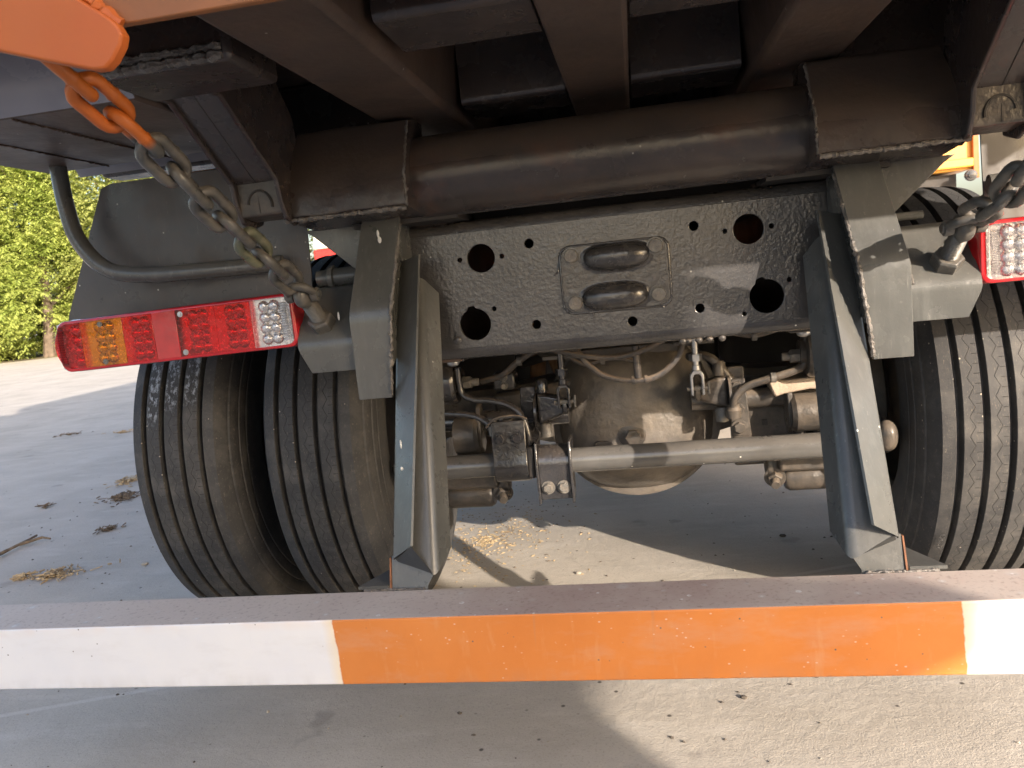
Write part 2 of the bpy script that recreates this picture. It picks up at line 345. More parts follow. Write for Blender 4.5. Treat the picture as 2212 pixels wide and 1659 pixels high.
def box(bm, x0, x1, y0, y1, z0, z1):
    v = [bm.verts.new(p) for p in ((x0, y0, z0), (x1, y0, z0), (x1, y1, z0), (x0, y1, z0), (x0, y0, z1), (x1, y0, z1), (x1, y1, z1), (x0, y1, z1))]
    for f in ((0, 3, 2, 1), (4, 5, 6, 7), (0, 1, 5, 4), (1, 2, 6, 5), (2, 3, 7, 6), (3, 0, 4, 7)): bm.faces.new([v[i] for i in f])
    return bm
def prism(bm, pts, vec):
    vec = Vector(vec); a = [bm.verts.new(Vector(p)) for p in pts]; b = [bm.verts.new(Vector(p) + vec) for p in pts]
    bm.faces.new(a); bm.faces.new(list(reversed(b))); n = len(a)
    for i in range(n): bm.faces.new((a[i], b[i], b[(i + 1) % n], a[(i + 1) % n]))
    return bm
def loft(bm, secs, cap=True, closed=True):
    rows = [[bm.verts.new(Vector(p)) for p in s] for s in secs]; n = len(rows[0])
    for r0, r1 in zip(rows, rows[1:]):
        for i in range(n if closed else n - 1): bm.faces.new((r0[i], r0[(i + 1) % n], r1[(i + 1) % n], r1[i]))
    if cap: bm.faces.new(list(reversed(rows[0]))); bm.faces.new(rows[-1])
    return bm
def frame(d):
    d = Vector(d).normalized(); up = Vector((0, 0, 1)) if abs(d.z) < .95 else Vector((0, 1, 0))
    a = d.cross(up).normalized(); return a, a.cross(d).normalized()
def smooth_path(pts, n=6):
    pts = [Vector(p) for p in pts]; out = []
    for i in range(len(pts) - 1):
        p0 = pts[max(i - 1, 0)]; p1 = pts[i]; p2 = pts[i + 1]; p3 = pts[min(i + 2, len(pts) - 1)]
        for k in range(n):
            t = k / n
            out.append(.5 * ((2 * p1) + (p2 - p0) * t + (2 * p0 - 5 * p1 + 4 * p2 - p3) * t * t + (3 * p1 - p0 - 3 * p2 + p3) * t ** 3))
    return out + [pts[-1]]
def tube(bm, pts, r, seg=10, closed=False, jit=0):
    pts = [Vector(p) for p in pts]; n = len(pts); secs = []; a = None
    for i, p in enumerate(pts):
        if closed: d = pts[(i + 1) % n] - pts[i - 1]
        else: d = pts[min(i + 1, n - 1)] - pts[max(i - 1, 0)]
        d.normalize()
        if a is None: a, b = frame(d)
        else: a = (a - d * a.dot(d)).normalized(); b = a.cross(d)
        rr = r[i] if isinstance(r, (list, tuple)) else r
        if jit: rr *= 1 + rnd.uniform(-jit, jit)
        secs.append([p + rr * (math.cos(2 * math.pi * k / seg) * a + math.sin(2 * math.pi * k / seg) * b) for k in range(seg)])
    if closed:
        rows = [[bm.verts.new(q) for q in s] for s in secs]
        for i in range(n):
            r0, r1 = rows[i], rows[(i + 1) % n]
            for k in range(seg): bm.faces.new((r0[k], r0[(k + 1) % seg], r1[(k + 1) % seg], r1[k]))
    else: loft(bm, secs)
    return bm
def lathe(bm, origin, axis, prof, seg=24, rot=0, cap=True):
    a, b = frame(axis); d = Vector(axis).normalized(); o = Vector(origin)
    secs = [[o + d * h + max(r, 1e-5) * (math.cos(2 * math.pi * k / seg + rot) * a + math.sin(2 * math.pi * k / seg + rot) * b) for k in range(seg)] for h, r in prof]
    return loft(bm, secs, cap)
def hexbolt(bm, p, d, r, h, shank=0, sr=None):
    lathe(bm, p, d, [(0, r * 1.35), (.002, r * 1.35)], 20)                 # washer
    lathe(bm, Vector(p) + Vector(d).normalized() * .002, d, [(0, r), (h * .85, r), (h, r * .86)], 6, rot=rnd.uniform(0, 1))
    if shank: lathe(bm, Vector(p) + Vector(d).normalized() * h, d, [(0, sr or r * .6), (shank * .85, sr or r * .6), (shank, (sr or r * .6) * .85)], 14)
    return bm
def fillet(pts, r, n=5):
    out = [Vector(pts[0])]
    for i in range(1, len(pts) - 1):
        p = Vector(pts[i]); rr = r[i] if isinstance(r, (list, tuple)) else r
        if rr <= 0: out.append(p); continue
        a = (Vector(pts[i - 1]) - p); b = (Vector(pts[i + 1]) - p); la, lb = a.length, b.length; a.normalize(); b.normalize()
        d = min(rr, la * .49, lb * .49); p0 = p + a * d; p1 = p + b * d
        for k in range(n + 1):
            t = k / n; out.append((1 - t) ** 2 * p0 + 2 * t * (1 - t) * p + t * t * p1)
    return out + [Vector(pts[-1])]
def offset_strip(pts, t):
    """closed polygon of a 2D polyline with thickness t to its left"""
    n = len(pts); off = []
    for i in range(n):
        d0 = (pts[i] - pts[max(i - 1, 0)]); d1 = (pts[min(i + 1, n - 1)] - pts[i]); d = (d0.normalized() if d0.length > 1e-9 else d1.normalized()) + (d1.normalized() if d1.length > 1e-9 else d0.normalized())
        d.normalize(); off.append(pts[i] + t * Vector((-d.y, d.x)))
    return list(pts) + list(reversed(off))
def bent_sheet(bm, prof, t, x0, x1, r=.012):
    """profile in (Y, Z), swept along X; x0, x1 numbers or functions of (y, z)"""
    poly = offset_strip(fillet([Vector(p) for p in prof], r), t)
    g = lambda f, p: f(p.x, p.y) if callable(f) else f
    loft(bm, [[(g(x0, p), p.x, p.y) for p in poly], [(g(x1, p), p.x, p.y) for p in poly]]); return bm
def superell(bm, c, rad, e1=2.6, seg=24, rings=14):
    c = Vector(c); s = lambda v, e: math.copysign(abs(v) ** (2 / e), v); rows = []
    for i in range(rings + 1):
        ph = -math.pi / 2 + math.pi * i / rings
        rows.append([c + Vector((rad[0] * s(math.cos(ph), e1) * s(math.cos(2 * math.pi * k / seg), e1), rad[1] * s(math.cos(ph), e1) * s(math.sin(2 * math.pi * k / seg), e1), rad[2] * s(math.sin(ph), e1))) for k in range(seg)])
    loft(bm, rows); bmesh.ops.remove_doubles(bm, verts=bm.verts[:], dist=1e-5); return bm
def holed_plate(outer, holes, t, bevel=.0012):
    cu = bpy.data.curves.new('tmp', 'CURVE'); cu.dimensions = '2D'; cu.fill_mode = 'BOTH'; cu.extrude = t / 2; cu.bevel_depth = bevel; cu.bevel_resolution = 1
    for pl in [outer] + holes:
        s = cu.splines.new('POLY'); s.points.add(len(pl) - 1); s.use_cyclic_u = True
        for q, p in zip(s.points, pl): q.co = (p[0], p[1], 0, 1)
    o = bpy.data.objects.new('tmp', cu); C.objects.link(o); bpy.context.view_layer.update()
    me = bpy.data.meshes.new_from_object(o.evaluated_get(bpy.context.evaluated_depsgraph_get())); bpy.data.objects.remove(o); bpy.data.curves.remove(cu)
    return me
def circ(x, z, r, n=28, notch=None):
    out = []
    for k in range(n):
        a = 2 * math.pi * k / n; rr = r
        if notch is not None and abs((a - notch + math.pi) % (2 * math.pi) - math.pi) < .3: rr = r * 1.16
        out.append((x + rr * math.cos(a), z + rr * math.sin(a)))
    return out
def weld(bm, a, b, r=.0045, n=None):
    a, b = Vector(a), Vector(b); n = n or max(6, int((b - a).length / .005))
    pts = [a.lerp(b, i / n) + Vector([rnd.uniform(-.0012, .0012) for _ in range(3)]) for i in range(n + 1)]
    return tube(bm, pts, r, 7, jit=.35)
B = bmesh.new

# ------------------------------------------------------------ ground
bm = B(); n = 1
bm_v = [bm.verts.new(p) for p in ((-400, -300, 0), (400, -300, 0), (400, 500, 0), (-400, 500, 0))]; bm.faces.new(bm_v)
g = obj('ground', bm, CONCRETE, smooth=0); g['kind'] = 'structure'

XC = -.042
T = thing('dump_truck', 'dark grey painted rear chassis of an orange tipper truck with white and orange bumper', 'truck', (XC, 2.285, 0))
def u(s, v): return XC + s * v

# ------------------------------------------------------------ rear crossmember
Y0 = 1.65
HOLES = [(-.2776, .994, .031), (-.305, .855, .0352, 1.75), (.2742, .995, .031), (.3025, .857, .0352, 1.9), (-.3237, .995, .0061), (-.2322, .994, .006), (-.172, 1.014, .0109),
         (-.2604, .8846, .006), (-.1725, .8426, .0109), (.0299, .831, .0111), (.1673, 1.013, .0107), (.228, .9954, .0058), (.3192, .996, .006), (.3477, .886, .006), (.2564, .825, .0056), (.1688, .845, .0105)]
zb, zt, rb = .78, 1.077, .026
me = holed_plate([(-.434, zb + rb), (.434, zb + rb), (.434, zt - rb), (-.434, zt - rb)], [circ(h[0], h[1], h[2], 36 if h[2] > .02 else 18, h[3] if len(h) > 3 else None) for h in HOLES], .008)
bm = B(); bm.from_mesh(me); bpy.data.meshes.remove(me)
bmesh.ops.transform(bm, verts=bm.verts[:], matrix=Matrix.Translation((XC, Y0 + .004, 0)) @ Matrix.Rotation(R(90), 4, 'X'))
for zc, s in ((zt - rb, 1), (zb + rb, -1)):
    prof = [Vector((Y0 + rb - rb * math.cos(a), zc + s * rb * math.sin(a))) for a in [R(90) * i / 8 for i in range(9)]] + [Vector((Y0 + .10, zc + s * rb))]
    poly = offset_strip(prof, -.008 * s if s > 0 else .008)
    loft(bm, [[(XC - .434, p.x, p.y) for p in poly], [(XC + .434, p.x, p.y) for p in poly]])
obj('rear_crossmember', bm, GLOSSY, T, smooth=40)

# tow plate with two pressed loops and four bolt heads
cx, cz = XC + .002, .928
def rrect(cx, cz, hw, hh, r, n=5):
    out = []
    for sx, sz, a0 in ((1, 1, 0), (-1, 1, 90), (-1, -1, 180), (1, -1, 270)):
        for k in range(n + 1):
            a = R(a0 + 90 * k / n); out.append((cx + sx * (hw - r) + r * math.cos(a), cz + sz * (hh - r) + r * math.sin(a)))
    return out
bm = B(); prism(bm, [(p[0], Y0 - .0085, p[1]) for p in rrect(cx, cz, .110, .068, .02)], (0, .0081, 0))
tp = obj('tow_plate', bm, GLOSSY, T, bevel=.0025)
rr_ = rrect(cx, cz, .1095, .0675, .02)
def inside(x, z): 
    ax_, az_ = abs(x - cx), abs(z - cz)
    if ax_ > .1095 or az_ > .0675: return False
    return not (ax_ > .0895 and az_ > .0475 and (ax_ - .0895) ** 2 + (az_ - .0475) ** 2 > .02 ** 2)
def bulge(x, z):
    h = 0
    for z0, x0, tip in ((cz + .041, cx + .006, 1), (cz - .043, cx - .004, -1)):
        dx = abs(x - x0) / .068; dz = abs(z - z0) / (.029 if (z - z0) * tip < 0 else .026); d = (dx ** 2.8 + dz ** 2.3)
        if d < 1: h = max(h, .023 * (1 - d) ** .6)
        elif d < 1.35: h = max(h, .0018 * (1.35 - d) / .35)
    return h
bm = B(); NX, NZ = 128, 84; gv = {}
for i in range(NX + 1):
    for k in range(NZ + 1):
        x = cx + (-.1095 + .219 * i / NX); z = cz + (-.0675 + .135 * k / NZ)
        if inside(x, z): gv[i, k] = bm.verts.new((x, Y0 - .0092 - bulge(x, z), z))
for i in range(NX):
    for k in range(NZ):
        q = [gv.get(p) for p in ((i, k), (i + 1, k), (i + 1, k + 1), (i, k + 1))]
        if all(q): bm.faces.new(q)
obj('pressed_face', bm, LOOPM, tp, smooth=80)
bm = B(); tube(bm, [(p[0], Y0 - .0035, p[1]) for p in rrect(cx, cz, .1115, .0695, .021, 8)], .0034, 8, closed=True, jit=.25); obj('sealant_rim', bm, WET, tp, smooth=60)  # black tube added so the plate edge reads as a dark outline
for dx, dz in ((-.087, .050), (.086, .053), (-.087, -.048), (.085, -.045)):
    bm = B(); lathe(bm, (cx + dx, Y0 - .0088, cz + dz), (0, -1, 0), [(0, .019), (.003, .0185), (.0031, .0145)], 22); obj('washer', bm, LOOPM, tp, smooth=40)
    bm = B(); lathe(bm, (cx + dx, Y0 - .0105, cz + dz), (0, -1, 0), [(0, .0148), (.009, .0148), (.011, .0132)], 12); obj('bolt', bm, BOLT, tp, smooth=25)
# paint dribbles round the plate
bm = B()
for a, b_ in (((-.108, .055), (-.118, .02)), ((-.118, .02), (-.126, .012)), ((-.05, -.066), (-.05, -.082)), ((.095, -.065), (.094, -.075))):
    tube(bm, smooth_path([(cx + a[0], Y0 - .003, cz + a[1]), (cx + (a[0] + b_[0]) / 2 - .002, Y0 - .003, cz + (a[1] + b_[1]) / 2), (cx + b_[0], Y0 - .003, cz + b_[1])], 4), .0022, 6)
obj('paint_dribbles', bm, WET, tp)['kind'] = 'stuff'
bm = B(); lathe(bm, (u(1, -.348), Y0, .824), (0, -1, 0), [(0, .010), (.004, .008), (.006, .004)], 14); obj('plug', bm, GLOSSY, T)
# button-head rivets on top of the crossmember
for s, uu in ((-1, .395), (-1, .335), (1, .30), (1, .36)):
    bm = B(); superell(bm, (u(s, uu), Y0 + .045, zt), (.013, .013, .011), 2, 16, 8); obj('rivet', bm, UNDER, T)

# ------------------------------------------------------------ chassis rails, inner members
for s in (-1, 1):
    bm = B(); bent_sheet(bm, [(zz0, 0) for zz0 in ()] or [(0, 0), (1, 0)], .01, 0, 1) if False else None
    prof = [(u(s, .35), .785), (u(s, .428), .785), (u(s, .428), 1.072), (u(s, .35), 1.072)]
    poly = offset_strip(fillet([Vector(p) for p in prof], .012), .008)
    loft(bm, [[(p.x, 1.668, p.y) for p in poly], [(p.x, 7.5, p.y) for p in poly]]); obj('chassis_rail', bm, UNDER, T)
for y, z0, z1 in ((2.45, .80, 1.04), (3.3, .52, 1.02), (4.1, .62, 1.0)):
    bm = B(); box(bm, u(-1, .342), u(1, .342), y, y + .09, z0, z1); obj('inner_crossmember', bm, DARK, T, bevel=.012)
bm = B(); lathe(bm, (XC, 2.5, .66), (0, 1, -.02), [(0, .06), (.05, .085), (.10, .085), (.14, .045), (2.6, .045)], 20); obj('driveshaft', bm, DARK, T)
bm = B(); box(bm, u(-1, .62), u(1, .62), 3.55, 3.68, .55, .80); obj('fuel_tank', bm, DARK, T, bevel=.05, seg=3)  # added box, blocks sky light coming in under the truck
for s, x in ((-1, .31), (1, .23)):
    bm = B(); box(bm, u(s, x) - .05, u(s, x) + .05, 2.45, 2.8, .60, .80); obj('valve_body', bm, DARK, T, bevel=.015)

for s in (-1, 1):
    bm = B(); box(bm, min(u(s, .30), u(s, .68)), max(u(s, .30), u(s, .68)), 2.75, 3.1, .50, .84); obj('air_tank', bm, DARK, T, bevel=.05, seg=3)  # dark box added to cover bright ground beyond the axle
    bm = B(); box(bm, min(u(s, .60), u(s, 1.18)), max(u(s, .60), u(s, 1.18)), 3.6, 5.2, .60, 1.02); obj('side_tank', bm, DARK, T, bevel=.08, seg=3)  # added box that keeps side light from under the truck
    bm = B(); box(bm, min(u(s, .355), u(s, .425)), max(u(s, .355), u(s, .425)), 1.74, 6.1, 1.0745, 1.262); obj('subframe_rail', bm, DARK, T, bevel=.01)  # added dark box, keeps the gap above the crossmember dark
for y in (1.95, 3.0):
    bm = B(); box(bm, u(-1, .35), u(1, .35), y, y + .1, 1.05, 1.27); obj('subframe_crossmember', bm, DARK, T, bevel=.01)  # added dark bar, closes the same gap
bm = B(); box(bm, u(-1, .34), u(1, .34), 2.75, 2.9, .80, 1.27); obj('hoist_cradle', bm, DARK, T, bevel=.02)  # dark occluder added behind the crossmember so its holes stay black

bm = B(); box(bm, -.18, .42, 2.95, 3.5, .40, .66); obj('gearbox', bm, DARK, T, bevel=.05, seg=3)  # dark box added to hide a lit patch of ground beside the housing

# ------------------------------------------------------------ brackets under the tipping hinge
def yr(z): return 1.31 + .517 * (z - .447)
for s in (-1, 1):
    lo = lambda y, z: u(s, .415 + (1.10 - z) * .10); hi = lambda y, z: u(s, .495 + min(1, (1.10 - z) / .2) * .025)
    bm = B(); bent_sheet(bm, [(1.55, 1.093), (1.47, .905), (1.47, .735)], -.010 if False else .010, lo, hi, r=.02)
    br = obj('hinge_bracket', bm, PAINT, T, bevel=.0015)
    for uu, nm in ((.425, 'inner_cheek'), (.492, 'outer_cheek')):
        bm = B(); prism(bm, [(u(s, uu + k * .018), y, z) for k, y, z in ((0, 1.562, 1.086), (1, 1.484, .90), (1, 1.484, .80), (1, 1.60, .86), (0, 1.64, .92), (0, 1.64, 1.086))], (s * .008, 0, 0)); obj(nm, bm, PAINT, br)
    bm = B(); a = (u(s, .417), 1.549, 1.075); b_ = (u(s, .434), 1.469, .90); c = (u(s, .4515), 1.468, .74)
    weld(bm, a, b_, .0035); weld(bm, b_, c, .0042); obj('weld_bead', bm, WELD, br)
    bm = B(); prism(bm, [(u(s, a_), 1.585, z) for a_, z in ((.445, 1.088), (.640, 1.088), (.62, 1.075), (.505, .97), (.445, .97))], (0, .010, 0)); obj('gusset', bm, PAINT, T, bevel=.0015)
    # light bracket with the eye bolt seat
    x1 = lambda y, z: u(s, .64 - max(0, .845 - z) * .45); x0 = u(s, .505)
    bm = B(); bent_sheet(bm, [(1.63, .966), (1.577, .968), (1.481, .862), (1.486, .795)], .008, x0, x1, r=.022); lb = obj('chain_anchor_plate', bm, PAINT, T, bevel=.001)
    bm = B(); weld(bm, (u(s, .524), 1.57, .958), (u(s, .526), 1.485, .862), .004); obj('weld_bead', bm, WELD, lb)
    # round bar behind
    bm = B(); tube(bm, [(u(s, .50), 1.60, .985), (u(s, .585), 1.60, .985)], .020 if s < 0 else .008, 16); s > 0 or lathe(bm, (u(s, .585), 1.60, .985), (s, 0, 0), [(0, .020), (.002, .026), (.012, .026), (.016, .018), (.04, .018)], 16); obj('cross_bar', bm, PAINT, T)
    # eye bolt
    nrm = Vector((s * .06, -.746, .666)).normalized(); p0 = Vector((u(s, .588), 1.508, .890)); eb = None
    bm = B(); lathe(bm, p0 + nrm * .0, nrm, [(0, .026), (.003, .027), (.021, .027), (.025, .0235)], 6, rot=.35 * s); eb = obj('eye_bolt_nut', bm, STEELG, T, smooth=25, bevel=.0012)
    bm = B(); prof = [(.02, .0135)]; h = .022
    while h < .076: prof += [(h, .0140), (h + .0014, .0158), (h + .0028, .0140)]; h += .0038
    lathe(bm, p0, nrm, prof + [(.080, .013)], 18); obj('threaded_shank', bm, STEELG, eb, smooth=50)
    pe = p0 + nrm * .095; side = nrm.cross(Vector((1, 0, 0))).normalized()
    bm = B(); superell(bm, pe, (.0165, .0255, .0255), 2.2, 24, 16); obj('eye', bm, STEELG, eb, smooth=60)
    ROOT['eye%d' % s] = pe; ROOT['nrm%d' % s] = nrm

# flecks of white paint splashed on the left bracket, post and plate
SPLASH = mat('white_paint_fleck', (.55, .55, .53), .4, var=.1)
for x, y, z, rx, rz in ((-.498, 1.527, 1.048, .004, .007), (-.4995, 1.5255, 1.060, .003, .008), (-.462, 1.394, .655, .0022, .009), (-.4605, 1.378, .612, .003, .004), (-.595, 1.5025, .905, .0025, .009)):
    bm = B(); superell(bm, (x, y, z), (rx, .0016, rz), 1.8, 12, 6); obj('paint_fleck', bm, SPLASH, T, smooth=60)

# ------------------------------------------------------------ guard posts and the bumper
def yw(z): return 1.335 + .45 * (z - .42)
def lerp(a, b, t): return a + (b - a) * t
for s in (-1, 1):
    # folded plate: outer flange leaning in over the web, inner flange turned forward
    ub = {'A': (.400, .387), 'B': (.452, .452), 'C': (.366, .398), 'D': (.350, .376)}; dd = {'A': -.048, 'B': 0, 'C': 0, 'D': .05}
    zb_ = {'A': .481, 'B': .447, 'C': .418, 'D': .446}; zt_ = {'A': 1.012, 'B': 1.0, 'C': .965, 'D': .93}
    secs = []
    for f in [i / 12 for i in range(13)]:
        P2 = []
        for k in 'ABCD':
            z = lerp(zb_[k], zt_[k], f); P2.append(Vector((lerp(*ub[k], (z - .42) / .58), dd[k])))
        pl = fillet(P2, [0, .016, .012, 0], 6); poly = offset_strip(pl, .005)
        n_ = len(pl); L2 = [0]
        for i in range(1, n_): L2.append(L2[-1] + (pl[i] - pl[i - 1]).length)
        brk = [0, L2[4], L2[n_ - 5], L2[-1]]; zz = []
        for q in L2:
            j = 0 if q <= brk[1] else 1 if q <= brk[2] else 2; tt = (q - brk[j]) / max(1e-9, brk[j + 1] - brk[j])
            zz.append(lerp(lerp(zb_['ABCD'[j]], zb_['ABCD'[j + 1]], tt), lerp(zt_['ABCD'[j]], zt_['ABCD'[j + 1]], tt), f))
        zz = zz + list(reversed(zz)); secs.append([(u(s, p.x), yw(z) + p.y, z) for p, z in zip(poly, zz)])
    bm = B(); loft(bm, secs); post = obj('guard_post', bm, PAINT, T, smooth=30)
    wp = [(.4495, .452), (.4475, .40), (.446, .372), (.381, .372), (.379, .40), (.366, .422)]
    bm = B(); prism(bm, [(u(s, a_), max(1.3222, yw(z)) + .0004, z) for a_, z in wp], (0, .005, 0)); obj('foot_web', bm, PAINT, post)
    bm = B(); prism(bm, [(u(s, .4508), yw(.448) - .001, .449), (u(s, .4480), 1.3215, .398), (u(s, .4510), 1.3215, .398), (u(s, .4535), yw(.448) - .001, .449)], (0, .006, 0)); obj('cut_edge', bm, CUT, post)
    bm = B(); prism(bm, [(u(s, .454), 1.3215, .3985), (u(s, .512), 1.3215, .3985), (u(s, .470), 1.425, .3985), (u(s, .454), 1.425, .3985)], (0, 0, .006)); obj('foot_gusset', bm, PAINT, post)
    bm = B(); weld(bm, (u(s, .384), 1.3205, .397), (u(s, .50), 1.3205, .397), .0026); obj('weld_bead', bm, WELD, post)

bm = B(); box(bm, u(-1, 1.30), u(1, 1.30), 1.20, 1.32, .277, .396)
bme = new_mesh('rear_bumper', bm, 35); bme.materials.append(PRIMER); bme.materials.append(BUMPERP)
for p in bme.polygons:
    if p.normal.y < -.9: p.material_index = 1
bo = link('rear_bumper', bme, None, T, bevel=.003, seg=3)
bo.matrix_parent_inverse = Matrix.Translation(-T.location)
for v in bme.vertices: v.co -= Vector((XC, 1.26, .3365))
bo.location = (XC, 1.26, .3365); bo['label'] = 'square bumper tube painted white with an orange middle'

# ------------------------------------------------------------ hinge blocks and pivot tube
for s in (-1, 1):
    prof = [(1.62, 1.29), (1.508, 1.268), (1.445, 1.168), (1.44, 1.098), (1.60, 1.084)]
    poly = fillet([Vector(p) for p in prof], [0, .010, .030, .008, 0], 5)
    secs = []
    for k in range(9):
        uu = .367 + .225 * k / 8; row = []
        for p in poly:
            j = .004 * noise.noise(Vector((p.x * 40, p.y * 40, uu * 20 + s * 7))); w = (.022 * min(1, max(0, (1.22 - p.y) / .08)) if k == 8 else 0)
            row.append((u(s, uu + w + (j if k in (0, 8) else 0)), p.x + j * .6, p.y + j))
        secs.append(row)
    bm = B(); loft(bm, secs); hb = obj('hinge_block', bm, UNDERG, T, bevel=.002)
    bm = B(); weld(bm, (u(s, .369), 1.439, 1.096), (u(s, .61), 1.439, 1.096), .0042); weld(bm, (u(s, .367), 1.442, 1.10), (u(s, .367), 1.447, 1.165), .0025); weld(bm, (u(s, .367), 1.447, 1.165), (u(s, .367), 1.508, 1.265), .0025)
    obj('weld_bead', bm, WELD, hb)
    bm = B(); box(bm, u(s, .30) if s > 0 else u(s, .52), u(s, .52) if s > 0 else u(s, .30), 1.565, 1.70, 1.0775, 1.087); obj('shim_plate', bm, DARK, T)
bm = B(); lathe(bm, (u(-1, .37), 1.575, 1.163), (1, 0, 0), [(0, .080), (.74, .080)], 48); obj('pivot_tube', bm, TUBEM, T, smooth=40)

# ------------------------------------------------------------ tipping body
bm = B(); box(bm, u(-1, 1.235), u(1, 1.235), .885, 6.2, 1.435, 1.455); obj('floor_plate', bm, UNDER, T)
for s in (-1, 1):
    bm = B(); pts = [(u(s, .285), 1.276), (u(s, .437), 1.276), (u(s, .452), 1.434), (u(s, .27), 1.434)]
    bmx = prism(bm, [(x, .848, z) for x, z in pts], (0, 5.3, 0)); obj('body_beam', bm, UNDER, T, bevel=.012, seg=3)
    bm = B(); box(bm, min(u(s, 1.2375), u(s, 1.252)), max(u(s, 1.2375), u(s, 1.252)), .952, 6.2, 1.33, 3.15); obj('body_side', bm, ORANGE, T)
bm = B(); prism(bm, [(XC - .058, .848, 1.2835), (XC + .060, .848, 1.2835), (XC + .066, .848, 1.434), (XC - .064, .848, 1.434)], (0, 5.3, 0)); obj('centre_beam', bm, UNDER, T, bevel=.008)
for i, y in enumerate((1.034, 1.573, 2.11, 2.65, 3.2)):
    for a, b_ in ((-.27, -.062), (.064, .27)):
        bm = B(); prof = [(y + .15, 1.2925), (y, 1.2925), (y, 1.433)]
        bent_sheet(bm, prof, -.008, XC + a, XC + b_, r=.014); obj('cross_channel', bm, UNDERG, T, bevel=.001)
    for s in (-1, 1):
        if i == 0: continue
        bm = B(); box(bm, min(u(s, .46), u(s, 1.22)), max(u(s, .46), u(s, 1.22)), y + .2, y + .28, 1.288, 1.434); obj('outrigger', bm, UNDERG, T, bevel=.01)
for s in (-1, 1):
    # outer bottom box of the body and its rear face with a painted reflection
    bm = B(); prism(bm, [(u(s, .705), 1.165, 1.281), (u(s, 1.233), 1.165, 1.281), (u(s, 1.233), 1.615, 1.281), (u(s, .705), 1.615, 1.281)], (0, 0, .15)); cb_ = obj('corner_box', bm, UNDER, T, bevel=.006)
    bm = B(); prism(bm, [(u(s, .705), y, z) for y, z in ((1.163, 1.2815), (1.140, 1.318), (1.140, 1.43), (1.163, 1.43))], (s * .528, 0, 0)); obj('corner_flange', bm, STRIP, cb_)
    bm = B(); prism(bm, [(u(s, .72), y, z) for y, z in ((1.70, 1.2815), (1.672, 1.318), (1.672, 1.43), (1.70, 1.43))], (s * .50, 0, 0)); obj('corner_flange', bm, STRIP, cb_)
    bm = B(); weld(bm, (u(s, .93), 1.17, 1.280), (u(s, .93), 1.61, 1.280), .002); weld(bm, (u(s, 1.08), 1.25, 1.280), (u(s, 1.08), 1.61, 1.280), .002); obj('weld_bead', bm, UNDER, T)
    # arm base block and cast arm
    bm = B(); box(bm, min(u(s, .478), u(s, .697)), max(u(s, .478), u(s, .697)), 1.045, 1.20, 1.279, 1.434); ab = obj('arm_base', bm, UNDERG, T, bevel=.010)
    bm = B(); weld(bm, (u(s, .49), 1.043, 1.285), (u(s, .69), 1.043, 1.285), .007); weld(bm, (u(s, .49), 1.043, 1.297), (u(s, .69), 1.043, 1.297), .006); obj('weld_bead', bm, WELD, ab)
    side = [(1.205, 1.283), (1.23, 1.283), (1.395, 1.168), (1.402, 1.13), (1.42, 1.10), (1.455, 1.088), (1.50, 1.10), (1.52, 1.16), (1.50, 1.30), (1.36, 1.44), (1.205, 1.44)]
    arm = None
    for a in (.594, .683):
        bm = B(); prism(bm, [(u(s, a), y, z) for y, z in side], (s * .009, 0, 0)); o = obj('cast_arm' if arm is None else 'flange', bm, UNDERG, T if arm is None else arm, bevel=.0025); arm = arm or o
    bm = B(); prof = [(1.222, 1.300), (1.250, 1.281), (1.408, 1.172)]
    bent_sheet(bm, [(1.225, 1.296), (1.409, 1.170)], .02, u(s, .603), u(s, .683), r=0); obj('face', bm, UNDERG, arm)
    bm = B(); bent_sheet(bm, [(1.4095, 1.170), (1.414, 1.110), (1.47, 1.104)], .02, u(s, .603), u(s, .683), r=.006); obj('end_block', bm, GREASE, arm)
    bm = B(); tube(bm, [(u(s, .643 + .024 * math.cos(a)), 1.4105 + .0012, 1.128 + .028 * math.sin(a)) for a in [R(190 - 14 * k) for k in range(14)]], .003, 6); tube(bm, [(u(s, .645), 1.4115, 1.168), (u(s, .645), 1.4135, 1.114)], .0012, 5)
    tube(bm, [(u(s, .645), 1.2255, 1.2955), (u(s, .645), 1.4085, 1.1703)], .0012, 5); obj('casting_mark', bm, DARK, arm)
# tailgate with the bottom sill
bm = B(); prism(bm, [(u(-1, 1.25), y, z) for y, z in ((.834, 1.264), (.846, 1.264), (.846, 1.46), (.834, 1.46))], (2.5, 0, 0)); obj('tailgate_sill', bm, SILLM, T, bevel=.002)
bm = B(); box(bm, u(-1, 1.25), u(1, 1.25), .836, .88, 1.461, 3.15); obj('tailgate', bm, ORANGE, T)
bm = B(); box(bm, u(-1, 1.235), u(1, 1.235), 6.2, 6.24, 1.4, 3.4); obj('headboard', bm, ORANGE, T)
for s in (-1, 1):
    pts2 = [(.66, 1.33), (.665, 1.257), (.631, 1.248), (.576, 1.23), (.52, 1.213), (.508, 1.213), (.497, 1.221), (.486, 1.235), (.482, 1.246), (.487, 1.257), (.501, 1.27), (.525, 1.287), (.549, 1.309), (.56, 1.33)]
    bm = B(); prism(bm, [(u(s, a), .805 + (.60 - a) * .05, z) for a, z in pts2], (0, .016, 0)); lug = obj('chain_lug', bm, ORANGE, T, bevel=.003, seg=3)
    bm = B(); box(bm, min(u(s, .56), u(s, .665)), max(u(s, .56), u(s, .665)), .80, .833, 1.331, 1.346); obj('lug_shelf', bm, ORANGE, lug)
    bm = B(); weld(bm, (u(s, .492), .829, 1.262), (u(s, .555), .824, 1.318), .008); obj('weld_bead', bm, ORANGE, lug)
# front: cab
bm = B(); box(bm, u(-1, 1.22), u(1, 1.22), 6.5, 8.4, .9, 3.0); cabp = obj('cab', bm, ORANGE, T, bevel=.12, seg=3)

